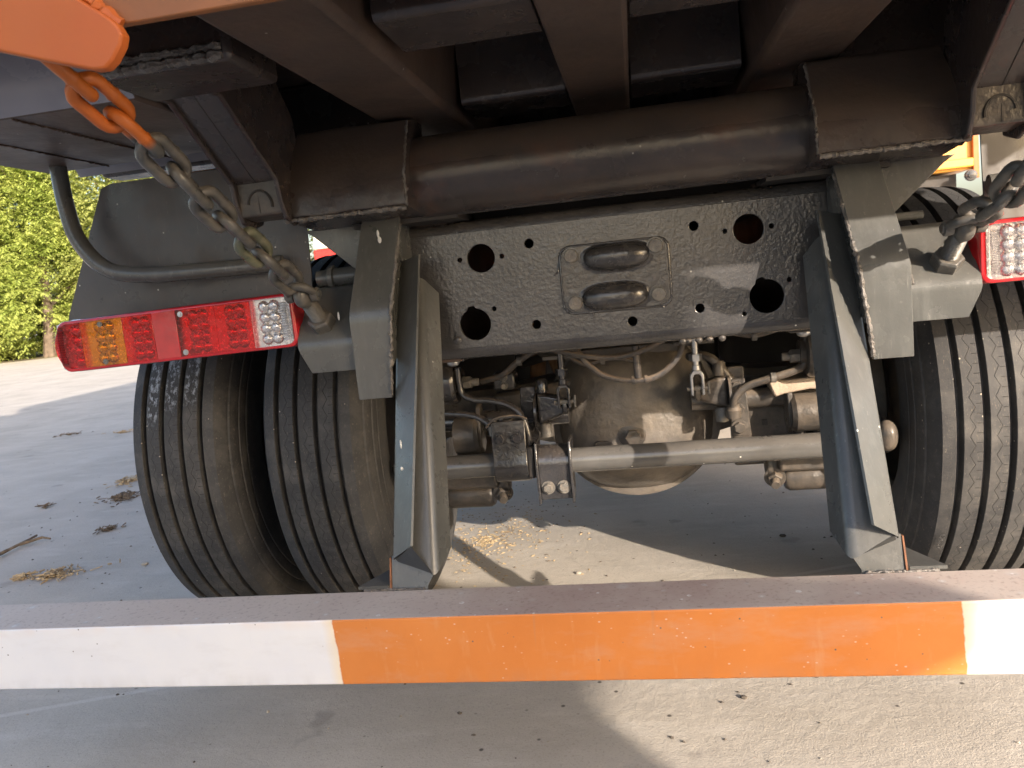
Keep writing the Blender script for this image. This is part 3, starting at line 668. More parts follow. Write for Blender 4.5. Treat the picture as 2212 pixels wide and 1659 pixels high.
# ------------------------------------------------------------ mudguard plates, pipe, tail lights
for s in (-1, 1):
    bm = B(); prism(bm, [(u(s, a), 1.60 + dy, z) for a, dy, z in ((.645 if s < 0 else .695, 0, .90), (.630 if s < 0 else .685, 0, 1.24), (1.075, 0, 1.24), (1.115, .02, 1.235), (1.26, .035, .965), (1.28, .035, .90))], (0, .004, 0))
    mp = obj('mudguard_plate', bm, PLATE, T)
    bm = B(); tube(bm, smooth_path([(u(s, 1.165), 1.56, 1.30), (u(s, 1.162), 1.56, 1.20), (u(s, 1.145), 1.56, 1.12), (u(s, 1.09), 1.56, 1.055), (u(s, 1.0), 1.56, 1.033), (u(s, .86), 1.56, 1.028), (u(s, .69), 1.575, 1.026)], 6), .0175, 14); obj('support_pipe', bm, PAINT, T, smooth=60)

bulb_me = {}
def bulb_mesh(nm, m):
    if nm not in bulb_me:
        bm = B(); lathe(bm, (0, 0, 0), (0, -1, 0), [(0, .0126), (.003, .0120), (.006, .0098), (.008, .006), (.0092, .0)], 16); me = new_mesh('bulb', bm, 60); me.materials.append(m); bulb_me[nm] = me
    return bulb_me[nm]
for s in (-1, 1):
    # local frame: +a runs from the inner end outwards
    tilt = R(1.2); zc = .905
    def P(a, y, z): # a: 0 inner .. .553 outer
        return Vector((u(s, .643 + a), 1.50 + y, zc - (a - .1) * math.sin(tilt) * (1 if s < 0 else -.2) + z))
    def ring(inset, y):
        W = .553; H = .056; out = []
        for cxx, czz, a0, r in ((W - .035, H - .018, 0, .018), (.012, H - .018, 90, .018), (.012, -H + .018, 180, .018), (W - .035, -H + .018, 270, .018)):
            for k in range(6):
                a = R(a0 + 18 * k); out.append((cxx + r * math.cos(a) + (0 if cxx < .1 else .012 * max(0, 1 - abs(czz + r * math.sin(a)) / H)), czz + r * math.sin(a)))
        cx_ = W / 2
        return [P(cx_ + (p[0] - cx_) * (1 - inset / (W / 2)), y, p[1] * (1 - inset / H)) for p in out]
    bm = B(); loft(bm, [ring(.004, .06), ring(.001, .045), ring(0, .016), ring(.003, .008), ring(.002, -.010), ring(.004, -.0125), ring(.008, -.0125), ring(.009, .000)])
    TL = obj('tail_light', bm, REDH, T, smooth=50); TL['label'] = 'long red amber and clear tail light' if s < 0 else 'tail light cut off by the picture edge, clear end showing'
    blocks = [(.010, .0898, WHITEP, 'clear_lens'), (.0902, .1688, REDP, 'red_lens'), (.1692, .2568, REDP, 'red_lens'), (.2572, .3108, REFL, 'reflector'), (.3112, .3808, REDP, 'red_lens'), (.3812, .4798, AMBERP, 'amber_lens'), (.4802, .543, REDP, 'red_lens')]
    for i, (a0, a1, m, nm) in enumerate(blocks):
        hh = .0485; bow = 0
        out = [(a0, -hh), (a1, -hh), (a1, hh), (a0, hh)]
        if bow: out = [(a0, -hh)] + [(a1 + bow * math.sin(math.pi * k / 8), -hh + 2 * hh * k / 8) for k in range(9)] + [(a0, hh)]
        if i == 6: out = [(a0, -hh), (a1 - .012, -hh + .004), (a1, -hh + .03), (a1 + .003, 0), (a1, hh - .03), (a1 - .012, hh - .004), (a0, hh)]
        if False: out = [(a0, -hh)] + [(a1 + .006 * math.sin(math.pi * k / 8), -hh + 2 * hh * k / 8) for k in range(9)] + [(a0, hh)]
        bm = B(); prism(bm, [P(a, -.0135, z) for a, z in out], Vector((0, .0022, 0))); lo_ = obj(nm, bm, m, TL, bevel=.0008)
        bm = B(); box(bm, min(P(a0, 0, 0).x, P(a1, 0, 0).x), max(P(a0, 0, 0).x, P(a1, 0, 0).x), 1.4985, 1.5005, P((a0 + a1) / 2, 0, 0).z - .048, P((a0 + a1) / 2, 0, 0).z + .048); obj('lamp_reflector', bm, SILVER, TL)
        if nm == 'reflector': continue
        bm_m = CHROME
        cols = 2; w = a1 - a0; st = .022; ac = (a0 + a1) / 2 + (.004 if i == 0 else 0)
        if i == 6: cols = 1; ac = a0 + .018
        for c_ in range(cols):
            for r_ in range(4 if nm != 'red_lens' or i == 6 else 4):
                z = -.033 + .022 * r_
                if i in (2,) and r_ in (0, 3) and False: continue
                inst('bulb', bulb_mesh(nm, bm_m), bm_m, TL, Matrix.Translation(P(ac + (c_ - (cols - 1) / 2) * st, -.0008, z)))
        if i in (2, 5):
            for z in (.039, -.040):
                bm = B(); lathe(bm, P(a1 - .012 if i == 2 else a0 + .05, -.0135, z), (0, -1, 0), [(0, .006), (.0015, .006), (.0016, .0035), (.003, .003)], 12); obj('screw', bm, ZINC if i == 2 else BOLT, TL)
        # moulded ribs at the ends
        if i in (0, 6):
            for k in range(15):
                z = -.036 + .0051 * k; aa = a0 + .002 if i == 0 else a1 - .019 - .006 * (abs(z) / .04) ** 2
                bm = B(); loft(bm, [[P(aa + q * .015, -.0134, z - .0018), P(aa + q * .015, -.0152, z), P(aa + q * .015, -.0134, z + .0018)] for q in (0, 1)]); obj('rib', bm, m, TL, smooth=0)

# ------------------------------------------------------------ wheels
def tyre_profile():
    """half-open profile (x, r) across the tyre, tread width .228, four grooves"""
    pts = []; hw = .114; Rr = .540
    def tread(x): return Rr - .010 * (abs(x) / hw) ** 2.4
    pts += [(-.085, .292), (-.120, .300), (-.138, .345), (-.147, .395), (-.146, .43), (-.1445, .432), (-.1455, .436), (-.143, .46), (-.1405, .462), (-.141, .466), (-.133, .492), (-.129, .494), (-.1285, .499), (-.121, .512), (-hw - .001, tread(hw) - .006), (-hw + .004, tread(hw))]
    for gx, gw in ((-.077, .0145), (-.0258, .0140), (.0258, .0140), (.077, .0145)):
        pts += [(gx - gw / 2 - .001, tread(gx)), (gx - gw / 2, tread(gx) - .001), (gx - gw * .33, tread(gx) - .020), (gx + gw * .33, tread(gx) - .020), (gx + gw / 2, tread(gx) - .001), (gx + gw / 2 + .001, tread(gx))]
    tail = [(-p[0], p[1]) for p in reversed(pts[:16])]
    return pts + tail
bm = B(); lathe(bm, (0, 0, 0), (1, 0, 0), tyre_profile(), 120, cap=False); TYRE = new_mesh('tyre', bm, 28); TYRE.materials.append(RUBBER); TYREM = TYRE.copy(); TYREM.materials.clear(); TYREM.materials.append(RUBBERM)
bm = B(); lathe(bm, (0, 0, 0), (1, 0, 0), [(-.105, .300), (-.112, .302), (-.112, .288), (-.085, .282), (-.06, .262), (.06, .262), (.085, .282), (.112, .288), (.112, .302), (.105, .300)], 48, cap=False)
lathe(bm, (0, 0, 0), (1, 0, 0), [(-.02, .262), (-.025, .2), (-.03, .14), (-.09, .13), (-.10, .06), (-.10, .0)], 36, cap=False); WHEEL = new_mesh('wheel', bm, 35); WHEEL.materials.append(RIM)
# lettering on the shoulder of the tyre
def lettering(txt, x, ang0, h, rad):
    cu = bpy.data.curves.new('t', 'FONT'); cu.body = txt; cu.size = h; cu.extrude = .0006; o = bpy.data.objects.new('t', cu); C.objects.link(o); bpy.context.view_layer.update()
    me = bpy.data.meshes.new_from_object(o.evaluated_get(bpy.context.evaluated_depsgraph_get())); bpy.data.objects.remove(o); bpy.data.curves.remove(cu)
    for v in me.vertices:
        a = ang0 - v.co.x / rad; r = rad + v.co.z + .0006
        v.co = Vector((x - v.co.y, -r * math.sin(a), -r * math.cos(a)))
    me.name = 'tyre_lettering'; return me
wpos = []
for s in (-1, 1):
    for k, uu in enumerate((.774, 1.134)):
        w = bpy.data.objects.new('wheel', WHEEL); C.objects.link(w); w.parent = T; w.matrix_parent_inverse = Matrix.Translation(-T.location)
        w.location = (u(s, uu), 2.285, .5355); w.rotation_euler = (rnd.uniform(-.5, .5) * 0 + .02 * k, 0, 0 if s < 0 else math.pi)
        ty = bpy.data.objects.new('tyre', TYRE); C.objects.link(ty); ty.parent = w
        if s < 0 and k == 1: ty.data = TYREM
        if s > 0: ty.rotation_euler = (0, 0, math.pi)
        if s > 0 and k == 0:
            lm = lettering('12R22.5', -.092, R(62), .016, .5405); lm.materials.append(RUBBER); lo_ = bpy.data.objects.new('tyre_lettering', lm); C.objects.link(lo_); lo_.parent = w; lo_.rotation_euler = (0, 0, math.pi)
            lo_['label'] = 'raised size lettering 12R22.5'

# ------------------------------------------------------------ rear axle and brake gear
bm = B(); superell(bm, (XC + .01, 2.30, .54), (.232, .238, .236), 2.5, 40, 24); ax_ = obj('axle_housing', bm, HOUSING, T, smooth=60)
bm = B(); lathe(bm, (XC + .01, 2.205, .54), (0, -1, 0), [(0, .225), (.002, .243), (.014, .243), (.018, .236), (.02, .20)], 56); obj('housing_rim', bm, HOUSING, ax_, smooth=40)
for s in (-1, 1):
    bm = B(); secs = []
    for uu, hw, z in ((.10, .10, .55), (.24, .092, .555), (.36, .070, .56), (.64, .065, .56)):
        secs.append([(u(s, uu), 2.29 + a * hw, z + b_ * hw) for a, b_ in ((-1, -.75), (-.75, -1), (.75, -1), (1, -.75), (1, .75), (.75, 1), (-.75, 1), (-1, .75))])
    loft(bm, secs); obj('axle_arm', bm, GREASE, ax_, smooth=30)
    bm = B(); lathe(bm, (u(s, .575), 2.285, .54), (s, 0, 0), [(0, .20), (.012, .215), (.07, .215), (.08, .20)], 40); obj('brake_drum', bm, GREASE, T)
bm = B(); lathe(bm, (XC + .001, 2.074, .503), (0, -1, .05), [(0, .042), (.010, .038), (.012, .022), (.013, .018)], 26); lathe(bm, (XC + .004, 2.064, .498), (0, -1, .05), [(0, .020), (.03, .020)], 6); obj('filler_plug', bm, GREASE, ax_, smooth=30)
bm = B(); prism(bm, [(XC - .105, 2.07, .46), (XC - .02, 2.07, .46), (XC - .02, 2.07, .478), (XC - .03, 2.07, .487), (XC - .095, 2.07, .487), (XC - .105, 2.07, .478)], (0, .05, 0)); obj('mounting_boss', bm, GREASE, ax_, bevel=.004)
# anti-roll bar
bm = B(); tube(bm, smooth_path([(u(-1, .58), 2.35, .50), (u(-1, .60), 2.05, .49), (u(-1, .59), 1.935, .483), (u(-1, .55), 1.90, .482), (u(-1, .2), 1.90, .482), (u(1, .2), 1.90, .481), (u(1, .55), 1.90, .481), (u(1, .59), 1.935, .483), (u(1, .60), 2.05, .49), (u(1, .58), 2.35, .50)], 8), .0305, 20); obj('anti_roll_bar', bm, BAR, T, smooth=60)
def wrap_clamp(x0, x1, up, ztip, m, name):
    """strap round the bar at y 1.90, z .482 with a flat tail going up or down"""
    n = 16; r = .044; a0 = -80
    if up: pr = [Vector((1.868, ztip)), Vector((1.862, .53))] + [Vector((1.90 - r * math.cos(R(a)), .482 + r * math.sin(R(a)))) for a in range(25, -120, -12)]
    else: pr = [Vector((1.90 - r * math.cos(R(a)), .482 + r * math.sin(R(a)))) for a in range(120, -20, -12)] + [Vector((1.862, .44)), Vector((1.866, ztip))]
    poly = offset_strip(pr, .009); bm = B(); loft(bm, [[(x0, p.x, p.y) for p in poly], [(x1, p.x, p.y) for p in poly]]); o = obj(name, bm, m, T, bevel=.002)
    for k in (.26, .76):
        bm = B(); hexbolt(bm, (x0 + (x1 - x0) * k, 1.862 if up else 1.862, (ztip - .042) if up else ztip + .032), (0, -1, 0), .0125, .010); obj('bolt', bm, m if up else BOLT, o, smooth=30)
    return o
c1 = wrap_clamp(-.383, -.297, True, .598, WET, 'bar_clamp')
c2 = wrap_clamp(-.272, -.194, False, .393, WET, 'bar_clamp')
for x in (-.277, -.1935):
    bm = B(); prism(bm, [(x, 1.855, .54), (x, 1.845, .48), (x, 1.852, .385), (x, 1.90, .385), (x, 1.93, .54)], (.006, 0, 0)); obj('cheek', bm, WET, c2, bevel=.0015)
bm = B(); box(bm, -.300, -.279, 1.86, 1.93, .45, .53); obj('rubber_bush', bm, DARK, T, bevel=.006)
# spring ends and bolts under the bar
for s, m in ((-1, GREASE), (1, GREASE)):
    bm = B(); box(bm, min(u(s, .36), u(s, .52)), max(u(s, .36), u(s, .52)), 1.97, 2.5, .400, .448); sp = obj('spring_seat', bm, m, T, bevel=.008)
    bm = B(); lathe(bm, (u(s, .38), 2.03, .372), (s, 0, 0), [(0, .030), (.01, .036), (.12, .036), (.13, .030)], 20); obj('spring_eye', bm, m, sp)
    for uu, z in ((.352, .415), (.56, .385)):
        bm = B(); hexbolt(bm, (u(s, uu), 2.0, z - .035), (-.15 * s, -1, -.25), .020, .02, .022, .012); superell(bm, (u(s, uu), 2.02, z - .01), (.022, .03, .035), 3, 14, 8); obj('u_bolt_end', bm, m, sp, smooth=30)
    # spring pin seen past the post
    bm = B(); lathe(bm, (u(s, .46), 1.99, .545), (-s, 0, 0), [(0, .048), (.055, .048), (.065, .040)], 24); pl_ = obj('pin_bush', bm, GREASE, T)
    bm = B(); prism(bm, [(u(s, .388), 2.0 + a, .545 + b_) for a, b_ in ((-.03, .03), (-.01, .075), (.02, .085), (.03, .04), (.03, -.03), (0, -.05), (-.03, -.03))], (s * .014, 0, 0)); obj('pin_lock', bm, GREASE, pl_, bevel=.003)
# anti-roll bar end ball seen right of the right post
bm = B(); superell(bm, (u(1, .573), 1.83, .51), (.022, .03, .035), 2.3, 18, 10); obj('link_end', bm, GREASE, T, smooth=60)
# frame bushes with bolt, left and right
for s in (-1, 1):
    bm = B(); lathe(bm, (u(s, .51), 1.95, .700), (-s, 0, 0), [(0, .062), (.072, .062), (.080, .056), (.081, .030), (.094, .030)], 28); fb = obj('torque_rod_bush', bm, WET if s < 0 else GREASE, T)
    bm = B(); hexbolt(bm, (u(s, .418), 1.95, .692), (-s, 0, 0), .017, .022, .02, .010); obj('bolt', bm, BOLT, fb, smooth=30)
    bm = B(); box(bm, min(u(s, .36), u(s, .455)), max(u(s, .36), u(s, .455)), 1.74, 1.86, .768, .776); obj('flange_plate', bm, GLOSSY, T, bevel=.002)
    bm = B(); superell(bm, (u(s, .40), 1.80, .762), (.016, .016, .010), 2.2, 14, 8); obj('rivet', bm, ZINC, T)
    # s-cam shaft and tube along the axle
    bm = B(); tube(bm, [(u(s, .16), 2.04, .575 if s < 0 else .585), (u(s, .58), 2.04, .575 if s < 0 else .575)], .026, 16); obj('camshaft_tube', bm, WET if s < 0 else GREASE, T, smooth=50)
    # slack adjuster with push-rod clevis
    cx_ = -.203 if s < 0 else .132; zz = .632 if s < 0 else .641; m = WET if s < 0 else GREASE
    bm = B(); prism(bm, [(cx_ - .002 * s, 1.985, zz - .045), (cx_ - .002 * s, 1.985, zz - .015), (cx_ + .02 * s, 1.985, zz + .0), (cx_ + .075 * s, 1.985, zz + .012), (cx_ + .075 * s, 1.985, zz - .072), (cx_ + .02 * s, 1.985, zz - .055)], (0, .045, 0)); sa = obj('slack_adjuster', bm, m, T, bevel=.008, seg=3)
    for z in (zz + .030, zz - .088):
        bm = B(); lathe(bm, (cx_ + .058 * s, 2.0, z - .018), (0, 0, 1), [(0, .016), (.03, .016), (.036, .012)], 14); obj('adjuster_boss', bm, m if z > zz else BOLT, sa)
    bm = B(); lathe(bm, (cx_ + .075 * s, 2.004, zz - .04), (s, 0, 0), [(0, .052), (.006, .052), (.008, .040), (.012, .03)], 22); obj('adjuster_cap', bm, m, sa)
    for z in (zz - .02, zz - .075, zz - .125):
        bm = B(); hexbolt(bm, (cx_ + .098 * s, 1.995, z), (0, -1, 0), .015, .010); obj('bolt', bm, m, sa, smooth=30)
    bm = B(); prism(bm, [(cx_ + a * s, 2.002, zz + z) for a, z in ((.078, .03), (.118, .03), (.128, -.15), (.08, -.15))], (0, .012, 0)); obj('adjuster_bracket', bm, m, sa, bevel=.003)
    # clevis fork
    zm = ZINC if s > 0 else WET; k = 0
    bm = B(); out = [(-.017, -.028), (-.017, .022), (-.010, .034), (.010, .034), (.017, .022), (.017, -.028), (.010, -.030), (.010, .016), (.006, .024), (-.006, .024), (-.010, .016), (-.010, -.030)]
    prism(bm, [(cx_ + a, 1.955, zz + z) for a, z in out], (0, .022, 0)); cl = obj('push_rod_clevis', bm, zm, T, bevel=.002)
    bm = B(); lathe(bm, (cx_, 1.966, zz + .034), (0, 0, 1), [(0, .0105), (.012, .0105), (.013, .0075), (.022, .0075), (.0225, .013), (.034, .013), (.035, .008), (.085, .008)], 6 if False else 14); obj('push_rod', bm, zm, cl, smooth=30)
    bm = B(); lathe(bm, (cx_, 1.966, zz + .058), (0, 0, 1), [(0, .0165), (.016, .0165)], 6); obj('lock_nut', bm, zm, cl, smooth=0)
    bm = B(); tube(bm, [(cx_ - .026, 1.966, zz - .012), (cx_ + .028, 1.966, zz - .012)], .0065, 12); tube(bm, [(cx_ + .027, 1.96, zz - .027), (cx_ + .028, 1.962, zz + .004)], .003, 6); obj('clevis_pin', bm, BOLT, cl)
    bm = B(); superell(bm, (cx_, 1.975, zz - .025), (.0095, .014, .022), 2.6, 12, 8); obj('adjuster_lever', bm, m, cl)
    # brake chamber above
    bm = B(); lathe(bm, (cx_ - .01, 2.02, zz + .105), (0, .5, 1), [(0, .03), (.01, .06), (.03, .07), (.034, .075), (.044, .075), (.05, .068), (.09, .06), (.10, .03)], 26); obj('brake_chamber', bm, DARK, T)
    bm = B(); box(bm, cx_ - .05, cx_ + .05, 1.99, 2.01, zz + .095, zz + .106); obj('chamber_bracket', bm, GREASE, T, bevel=.002)
# brake hoses and pipes
def hose(name, pts, r, m, n=7):
    bm = B(); tube(bm, smooth_path(pts, n), r, 12); return obj(name, bm, m, T, smooth=60)
hose('steel_pipe', [(-.463, 1.92, .735), (-.463, 1.92, .70), (-.457, 1.92, .668), (-.43, 1.915, .652), (-.38, 1.91, .645), (-.335, 1.90, .632), (-.305, 1.89, .605), (-.293, 1.885, .56), (-.292, 1.885, .53)], .0085, WET)
hose('steel_pipe', [(-.57, 1.93, .622), (-.50, 1.915, .620), (-.43, 1.90, .612), (-.392, 1.89, .590), (-.385, 1.885, .56)], .0085, WET)
hose('brake_hose', [(.213, 1.96, .575), (.222, 1.95, .605), (.25, 1.945, .628), (.31, 1.94, .645), (.36, 1.94, .658), (.385, 1.94, .675), (.392, 1.94, .72), (.390, 1.94, .745)], .0095, GREASE)
bm = B(); lathe(bm, (.215, 1.965, .548), (0, 0, 1), [(0, .018), (.02, .020), (.03, .014), (.035, .012)], 14); obj('hose_fitting', bm, GREASE, T)
hose('air_line', [(-.30, 1.80, .775), (-.16, 1.80, .768), (-.128, 1.80, .735), (-.09, 1.80, .702), (-.04, 1.80, .686), (.01, 1.80, .685), (.05, 1.80, .70), (.085, 1.80, .735), (.10, 1.81, .775)], .0068, RUBBERHOSE)
hose('air_line', [(-.20, 1.79, .772), (-.13, 1.79, .752), (-.06, 1.79, .742), (0, 1.79, .752), (.06, 1.80, .775)], .0062, RUBBERHOSE)
hose('tee_fitting', [(-.012, 1.797, .765), (-.011, 1.797, .72), (-.011, 1.798, .69)], .0085, RUBBERHOSE)
for x in (-.026, .004):
    bm = B(); lathe(bm, (x, 1.80, .685), (1, 0, .05), [(0, .010), (.007, .010)], 12); obj('hose_clip', bm, RUBBERHOSE, T)
hose('air_line', [(.12, 2.05, .70), (.15, 2.02, .705), (.18, 2.0, .69), (.215, 2.0, .64)], .011, GREASE)
hose('air_line', [(-.10, 2.30, .79), (-.12, 2.2, .765), (-.16, 2.1, .76), (-.24, 2.12, .73), (-.34, 2.2, .70)], .012, DARK)
hose('brake_hose', [(-.205, 2.02, .74), (-.25, 1.98, .76), (-.31, 1.97, .735), (-.36, 1.98, .70), (-.42, 2.0, .685)], .008, RUBBERHOSE)
hose('air_line', [(.16, 2.02, .75), (.20, 1.96, .765), (.27, 1.93, .752), (.34, 1.92, .768)], .0065, RUBBERHOSE)
hose('air_line', [(-.02, 2.06, .70), (-.08, 2.04, .715), (-.15, 2.03, .705), (-.195, 2.03, .735)], .006, RUBBERHOSE)
hose('sensor_cable', [(-.29, 1.87, .60), (-.325, 1.862, .612), (-.37, 1.86, .606), (-.395, 1.87, .585)], .003, RUBBERHOSE)
for x, y, z in ((-.31, 1.97, .735), (.27, 1.93, .752), (-.10, 2.036, .712), (.31, 1.94, .645)):
    bm = B(); lathe(bm, (x - .006, y, z), (1, 0, 0), [(0, .0125), (.012, .0125)], 12); obj('hose_clip', bm, BOLT, T)
bm = B(); box(bm, -.395, -.335, 2.02, 2.08, .655, .70); jb = obj('junction_block', bm, WET, T, bevel=.006)
for z in (.667, .688):
    bm = B(); hexbolt(bm, (-.365, 2.02, z), (0, -1, 0), .008, .010); obj('bolt', bm, BOLT, jb, smooth=30)
# torque rods and rusty frame behind
for a, b_ in (((-.34, 2.45, .56), (-.31, 2.45, .80)), ((-.245, 2.45, .60), (-.30, 2.45, .80))):
    bm = B(); tube(bm, [a, b_], [.022, .03], 8); obj('rusty_strut', bm, RUSTY, T, smooth=30)
bm = B(); box(bm, -.21, .10, 2.12, 2.17, .708, .735); obj('housing_rib', bm, GREASE, ax_, bevel=.004)
bm = B(); secs = [[(-.42 + t * .30, 2.16 + dy, .60 + .05 * t * t + dz) for dy, dz in ((-.03, -.03), (.03, -.03), (.03, .03), (-.03, .03))] for t in (0, .25, .5, .75, 1)]; loft(bm, secs); obj('torque_rod', bm, GREASE, T, bevel=.01)
# dusty bracket lit at right and the things around it
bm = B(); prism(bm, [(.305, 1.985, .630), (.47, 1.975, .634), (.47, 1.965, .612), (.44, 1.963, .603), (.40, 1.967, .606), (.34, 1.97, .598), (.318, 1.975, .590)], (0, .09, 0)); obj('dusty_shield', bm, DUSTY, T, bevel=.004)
bm = B(); box(bm, .22, .44, 2.06, 2.12, .40, .585); sh_ = obj('spider_plate', bm, GREASE, T, bevel=.006)
bm = B(); box(bm, .295, .308, 2.055, 2.062, .505, .520); obj('square_boss', bm, DARK, sh_)
for x in (.37, .415):
    bm = B(); tube(bm, [(x, 2.05, .60), (x + .02, 2.05, .42)], .016, 12); obj('stay_rod', bm, GREASE, T)
bm = B(); tube(bm, [(-.40, 2.0, .58), (-.395, 2.0, .44)], .010, 10); obj('stay_rod', bm, GREASE, T)
bm = B(); tube(bm, [(-.362, 2.0, .58), (-.358, 2.0, .44)], .014, 10); obj('stay_rod', bm, GREASE, T)
# spattered drips under the right flange
for k in range(5):
    x = .085 + .02 * k + rnd.uniform(-.006, .006); bm = B(); superell(bm, (x, 1.668, .778), (.008, .006, .005 + .003 * rnd.random()), 2, 10, 6); obj('paint_drip', bm, GREASE, T)

# ------------------------------------------------------------ chains
def link_mesh(w=.0086):
    hl, hw = .0225, .0185; pts = []
    for k in range(9): a = R(-90 + 180 * k / 8); pts.append((hl + hw * math.cos(a), hw * math.sin(a), 0))
    for k in range(9): a = R(90 + 180 * k / 8); pts.append((-hl + hw * math.cos(a), hw * math.sin(a), 0))
    full = []
    for i, p in enumerate(pts):
        q = pts[(i + 1) % len(pts)]; full.append(p)
        d = Vector(q) - Vector(p)
        if d.length > .02:
            for t in (.25, .42, .5, .58, .75): full.append(tuple(Vector(p) + d * t))
    rad = []
    for p in full: rad.append(w * (1.16 if abs(p[0]) < .002 and p[1] > 0 else 1.0))
    bm = B(); tube(bm, full, rad, 12, closed=True); return new_mesh('link', bm, 60)
LINK = link_mesh(); LINK.materials.append(STEELG)
LINKO = LINK.copy(); LINKO.materials.clear(); LINKO.materials.append(ORANGE)
# half-painted link: orange overspray on one end
def half_paint():
    m = ORANGE.copy(); m.name = 'orange_overspray_on_steel'; N = m.node_tree.nodes; L = m.node_tree.links; b = N['Principled BSDF']
    src = b.inputs['Base Color'].links[0].from_socket; tc = N.new('ShaderNodeTexCoord'); s = N.new('ShaderNodeSeparateXYZ'); L.new(tc.outputs['Object'], s.inputs[0])
    r = N.new('ShaderNodeMapRange'); r.inputs[1].default_value = .002; r.inputs[2].default_value = .016; L.new(s.outputs[0], r.inputs[0])
    x = N.new('ShaderNodeMix'); x.data_type = 'RGBA'; L.new(r.outputs[0], x.inputs[0]); L.new(src, x.inputs[6]); x.inputs[7].default_value = (.07, .07, .066, 1); L.new(x.outputs[2], b.inputs['Base Color'])
    return m
LINKH = LINK.copy(); LINKH.materials.clear(); LINKH.materials.append(half_paint())
OLIVE = mat('olive_painted_link', (.095, .105, .07), .3, var=.3, vscale=25, bump=.2, bscale=140, dust=.3)
LINKG = LINK.copy(); LINKG.materials.clear(); LINKG.materials.append(OLIVE)
def chain(s, path, label, paint):
    th = thing('tailgate_chain', label, 'chain', path[0], 'tailgate chains')
    pts = smooth_path(path, 24); L_ = [0]
    for a, b_ in zip(pts, pts[1:]): L_.append(L_[-1] + (b_ - a).length)
    pitch = .0605; n = int(round(L_[-1] / pitch)); pitch = L_[-1] / n
    def at(d):
        for i in range(len(L_) - 1):
            if L_[i + 1] >= d: return pts[i].lerp(pts[i + 1], (d - L_[i]) / max(1e-9, L_[i + 1] - L_[i]))
        return pts[-1]
    for k in range(n):
        d = pitch * (k + .5); p = at(d); t = (at(min(L_[-1], d + .02)) - at(max(0, d - .02))).normalized(); a, b_ = frame(t)
        ang = (R(48) if k % 2 else R(-42)) + rnd.uniform(-.18, .18)
        w = math.cos(ang) * a + math.sin(ang) * b_; nn = t.cross(w)
        mtx = Matrix((t, w, nn)).transposed().to_4x4(); mtx.translation = p
        me = LINKO if k in paint.get('o', ()) else LINKH if k in paint.get('h', ()) else LINKG if k in paint.get('g', ()) else LINK
        inst('link', me, None, th, mtx)
    # bow shackle on the bolt eye
    pe = ROOT['eye%d' % s]; t = (Vector(path[-2]) - pe).normalized(); side = Vector((1, 0, 0)); side = (side - t * side.dot(t)).normalized()
    bm = B(); U = [pe - t * .004 + side * .024, pe + t * .012 + side * .025, pe + t * .030 + side * .019, pe + t * .040, pe + t * .030 - side * .019, pe + t * .012 - side * .025, pe - t * .004 - side * .024]
    tube(bm, smooth_path(U, 5), .0078, 12); obj('shackle', bm, STEELG, th, smooth=60)
    bm = B(); tube(bm, [pe - side * .036, pe + side * .036], .0075, 14)
    for q in (-1, 1): lathe(bm, pe + side * q * .018, side * q, [(0, .0125), (.012, .0135), (.014, .0125), (.015, .008), (.018, .008)], 18)
    obj('shackle_pin', bm, STEELG, th, smooth=40)
eL = ROOT['eye-1']; eR = ROOT['eye1']
chain(-1, [(-.648, .845, 1.252), (-.640, 1.0, 1.178), (-.634, 1.2, 1.069), tuple(eL + Vector((0, -.035, .022)))], 'taut chain from the orange lug down to the left anchor bolt, upper links orange', {'o': (0, 1), 'h': (2,), 'g': (7,)})
chain(1, [(.575, .845, 1.262), (.572, 1.02, 1.17), (.562, 1.17, 1.065), (.553, 1.28, .995), tuple(eR + Vector((0, -.036, .016)))], 'grey chain hanging to the right anchor bolt beside the clear lamp end', {'o': (0, 1, 2), 'h': (3,)})

# ------------------------------------------------------------ other vehicles
def wheel_simple(parent, x, y, r, w):
    bm = B(); lathe(bm, (x, y, r), (1, 0, 0), [(-w / 2, r * .55), (-w / 2, r * .93), (-w / 2 + .03, r), (w / 2 - .03, r), (w / 2, r * .93), (w / 2, r * .55)], 28); return obj('wheel', bm, BLACKR, parent)
# red and cream truck far left
v1 = thing('parked_truck', 'red and cream truck seen through the gap above the left inner tyre', 'truck', (-8.9, 27, 0))
bm = B(); prism(bm, [(-10.5, 25, 2.62), (-10.3, 25, 4.4), (-10.3, 25.2, 4.6), (-10.3, 27, 4.6), (-10.3, 27, 2.62)], (2.6, 0, 0)); obj('upper_cab', bm, CREAM, v1, bevel=.05)
bm = B(); prism(bm, [(-10.45, 24.95, 1.1), (-10.48, 24.95, 2.6), (-10.48, 27, 2.6), (-10.45, 27, 1.1)], (2.75, 0, 0)); obj('lower_cab', bm, REDCAB, v1, bevel=.05)
bm = B(); box(bm, -10.1, -8.1, 24.9, 24.94, 3.3, 4.2); obj('windscreen', bm, GLASS, v1)
bm = B(); box(bm, -10.4, -7.9, 24.9, 27, .55, 1.08); obj('bumper', bm, GREYBOX, v1, bevel=.04)
bm = B(); box(bm, -10.3, -7.9, 27.2, 33, 1.3, 4.4); obj('cargo_box', bm, CREAM, v1)
for x in (-10.1, -8.1):
    for y in (26, 31): wheel_simple(v1, x, y, .5, .3)
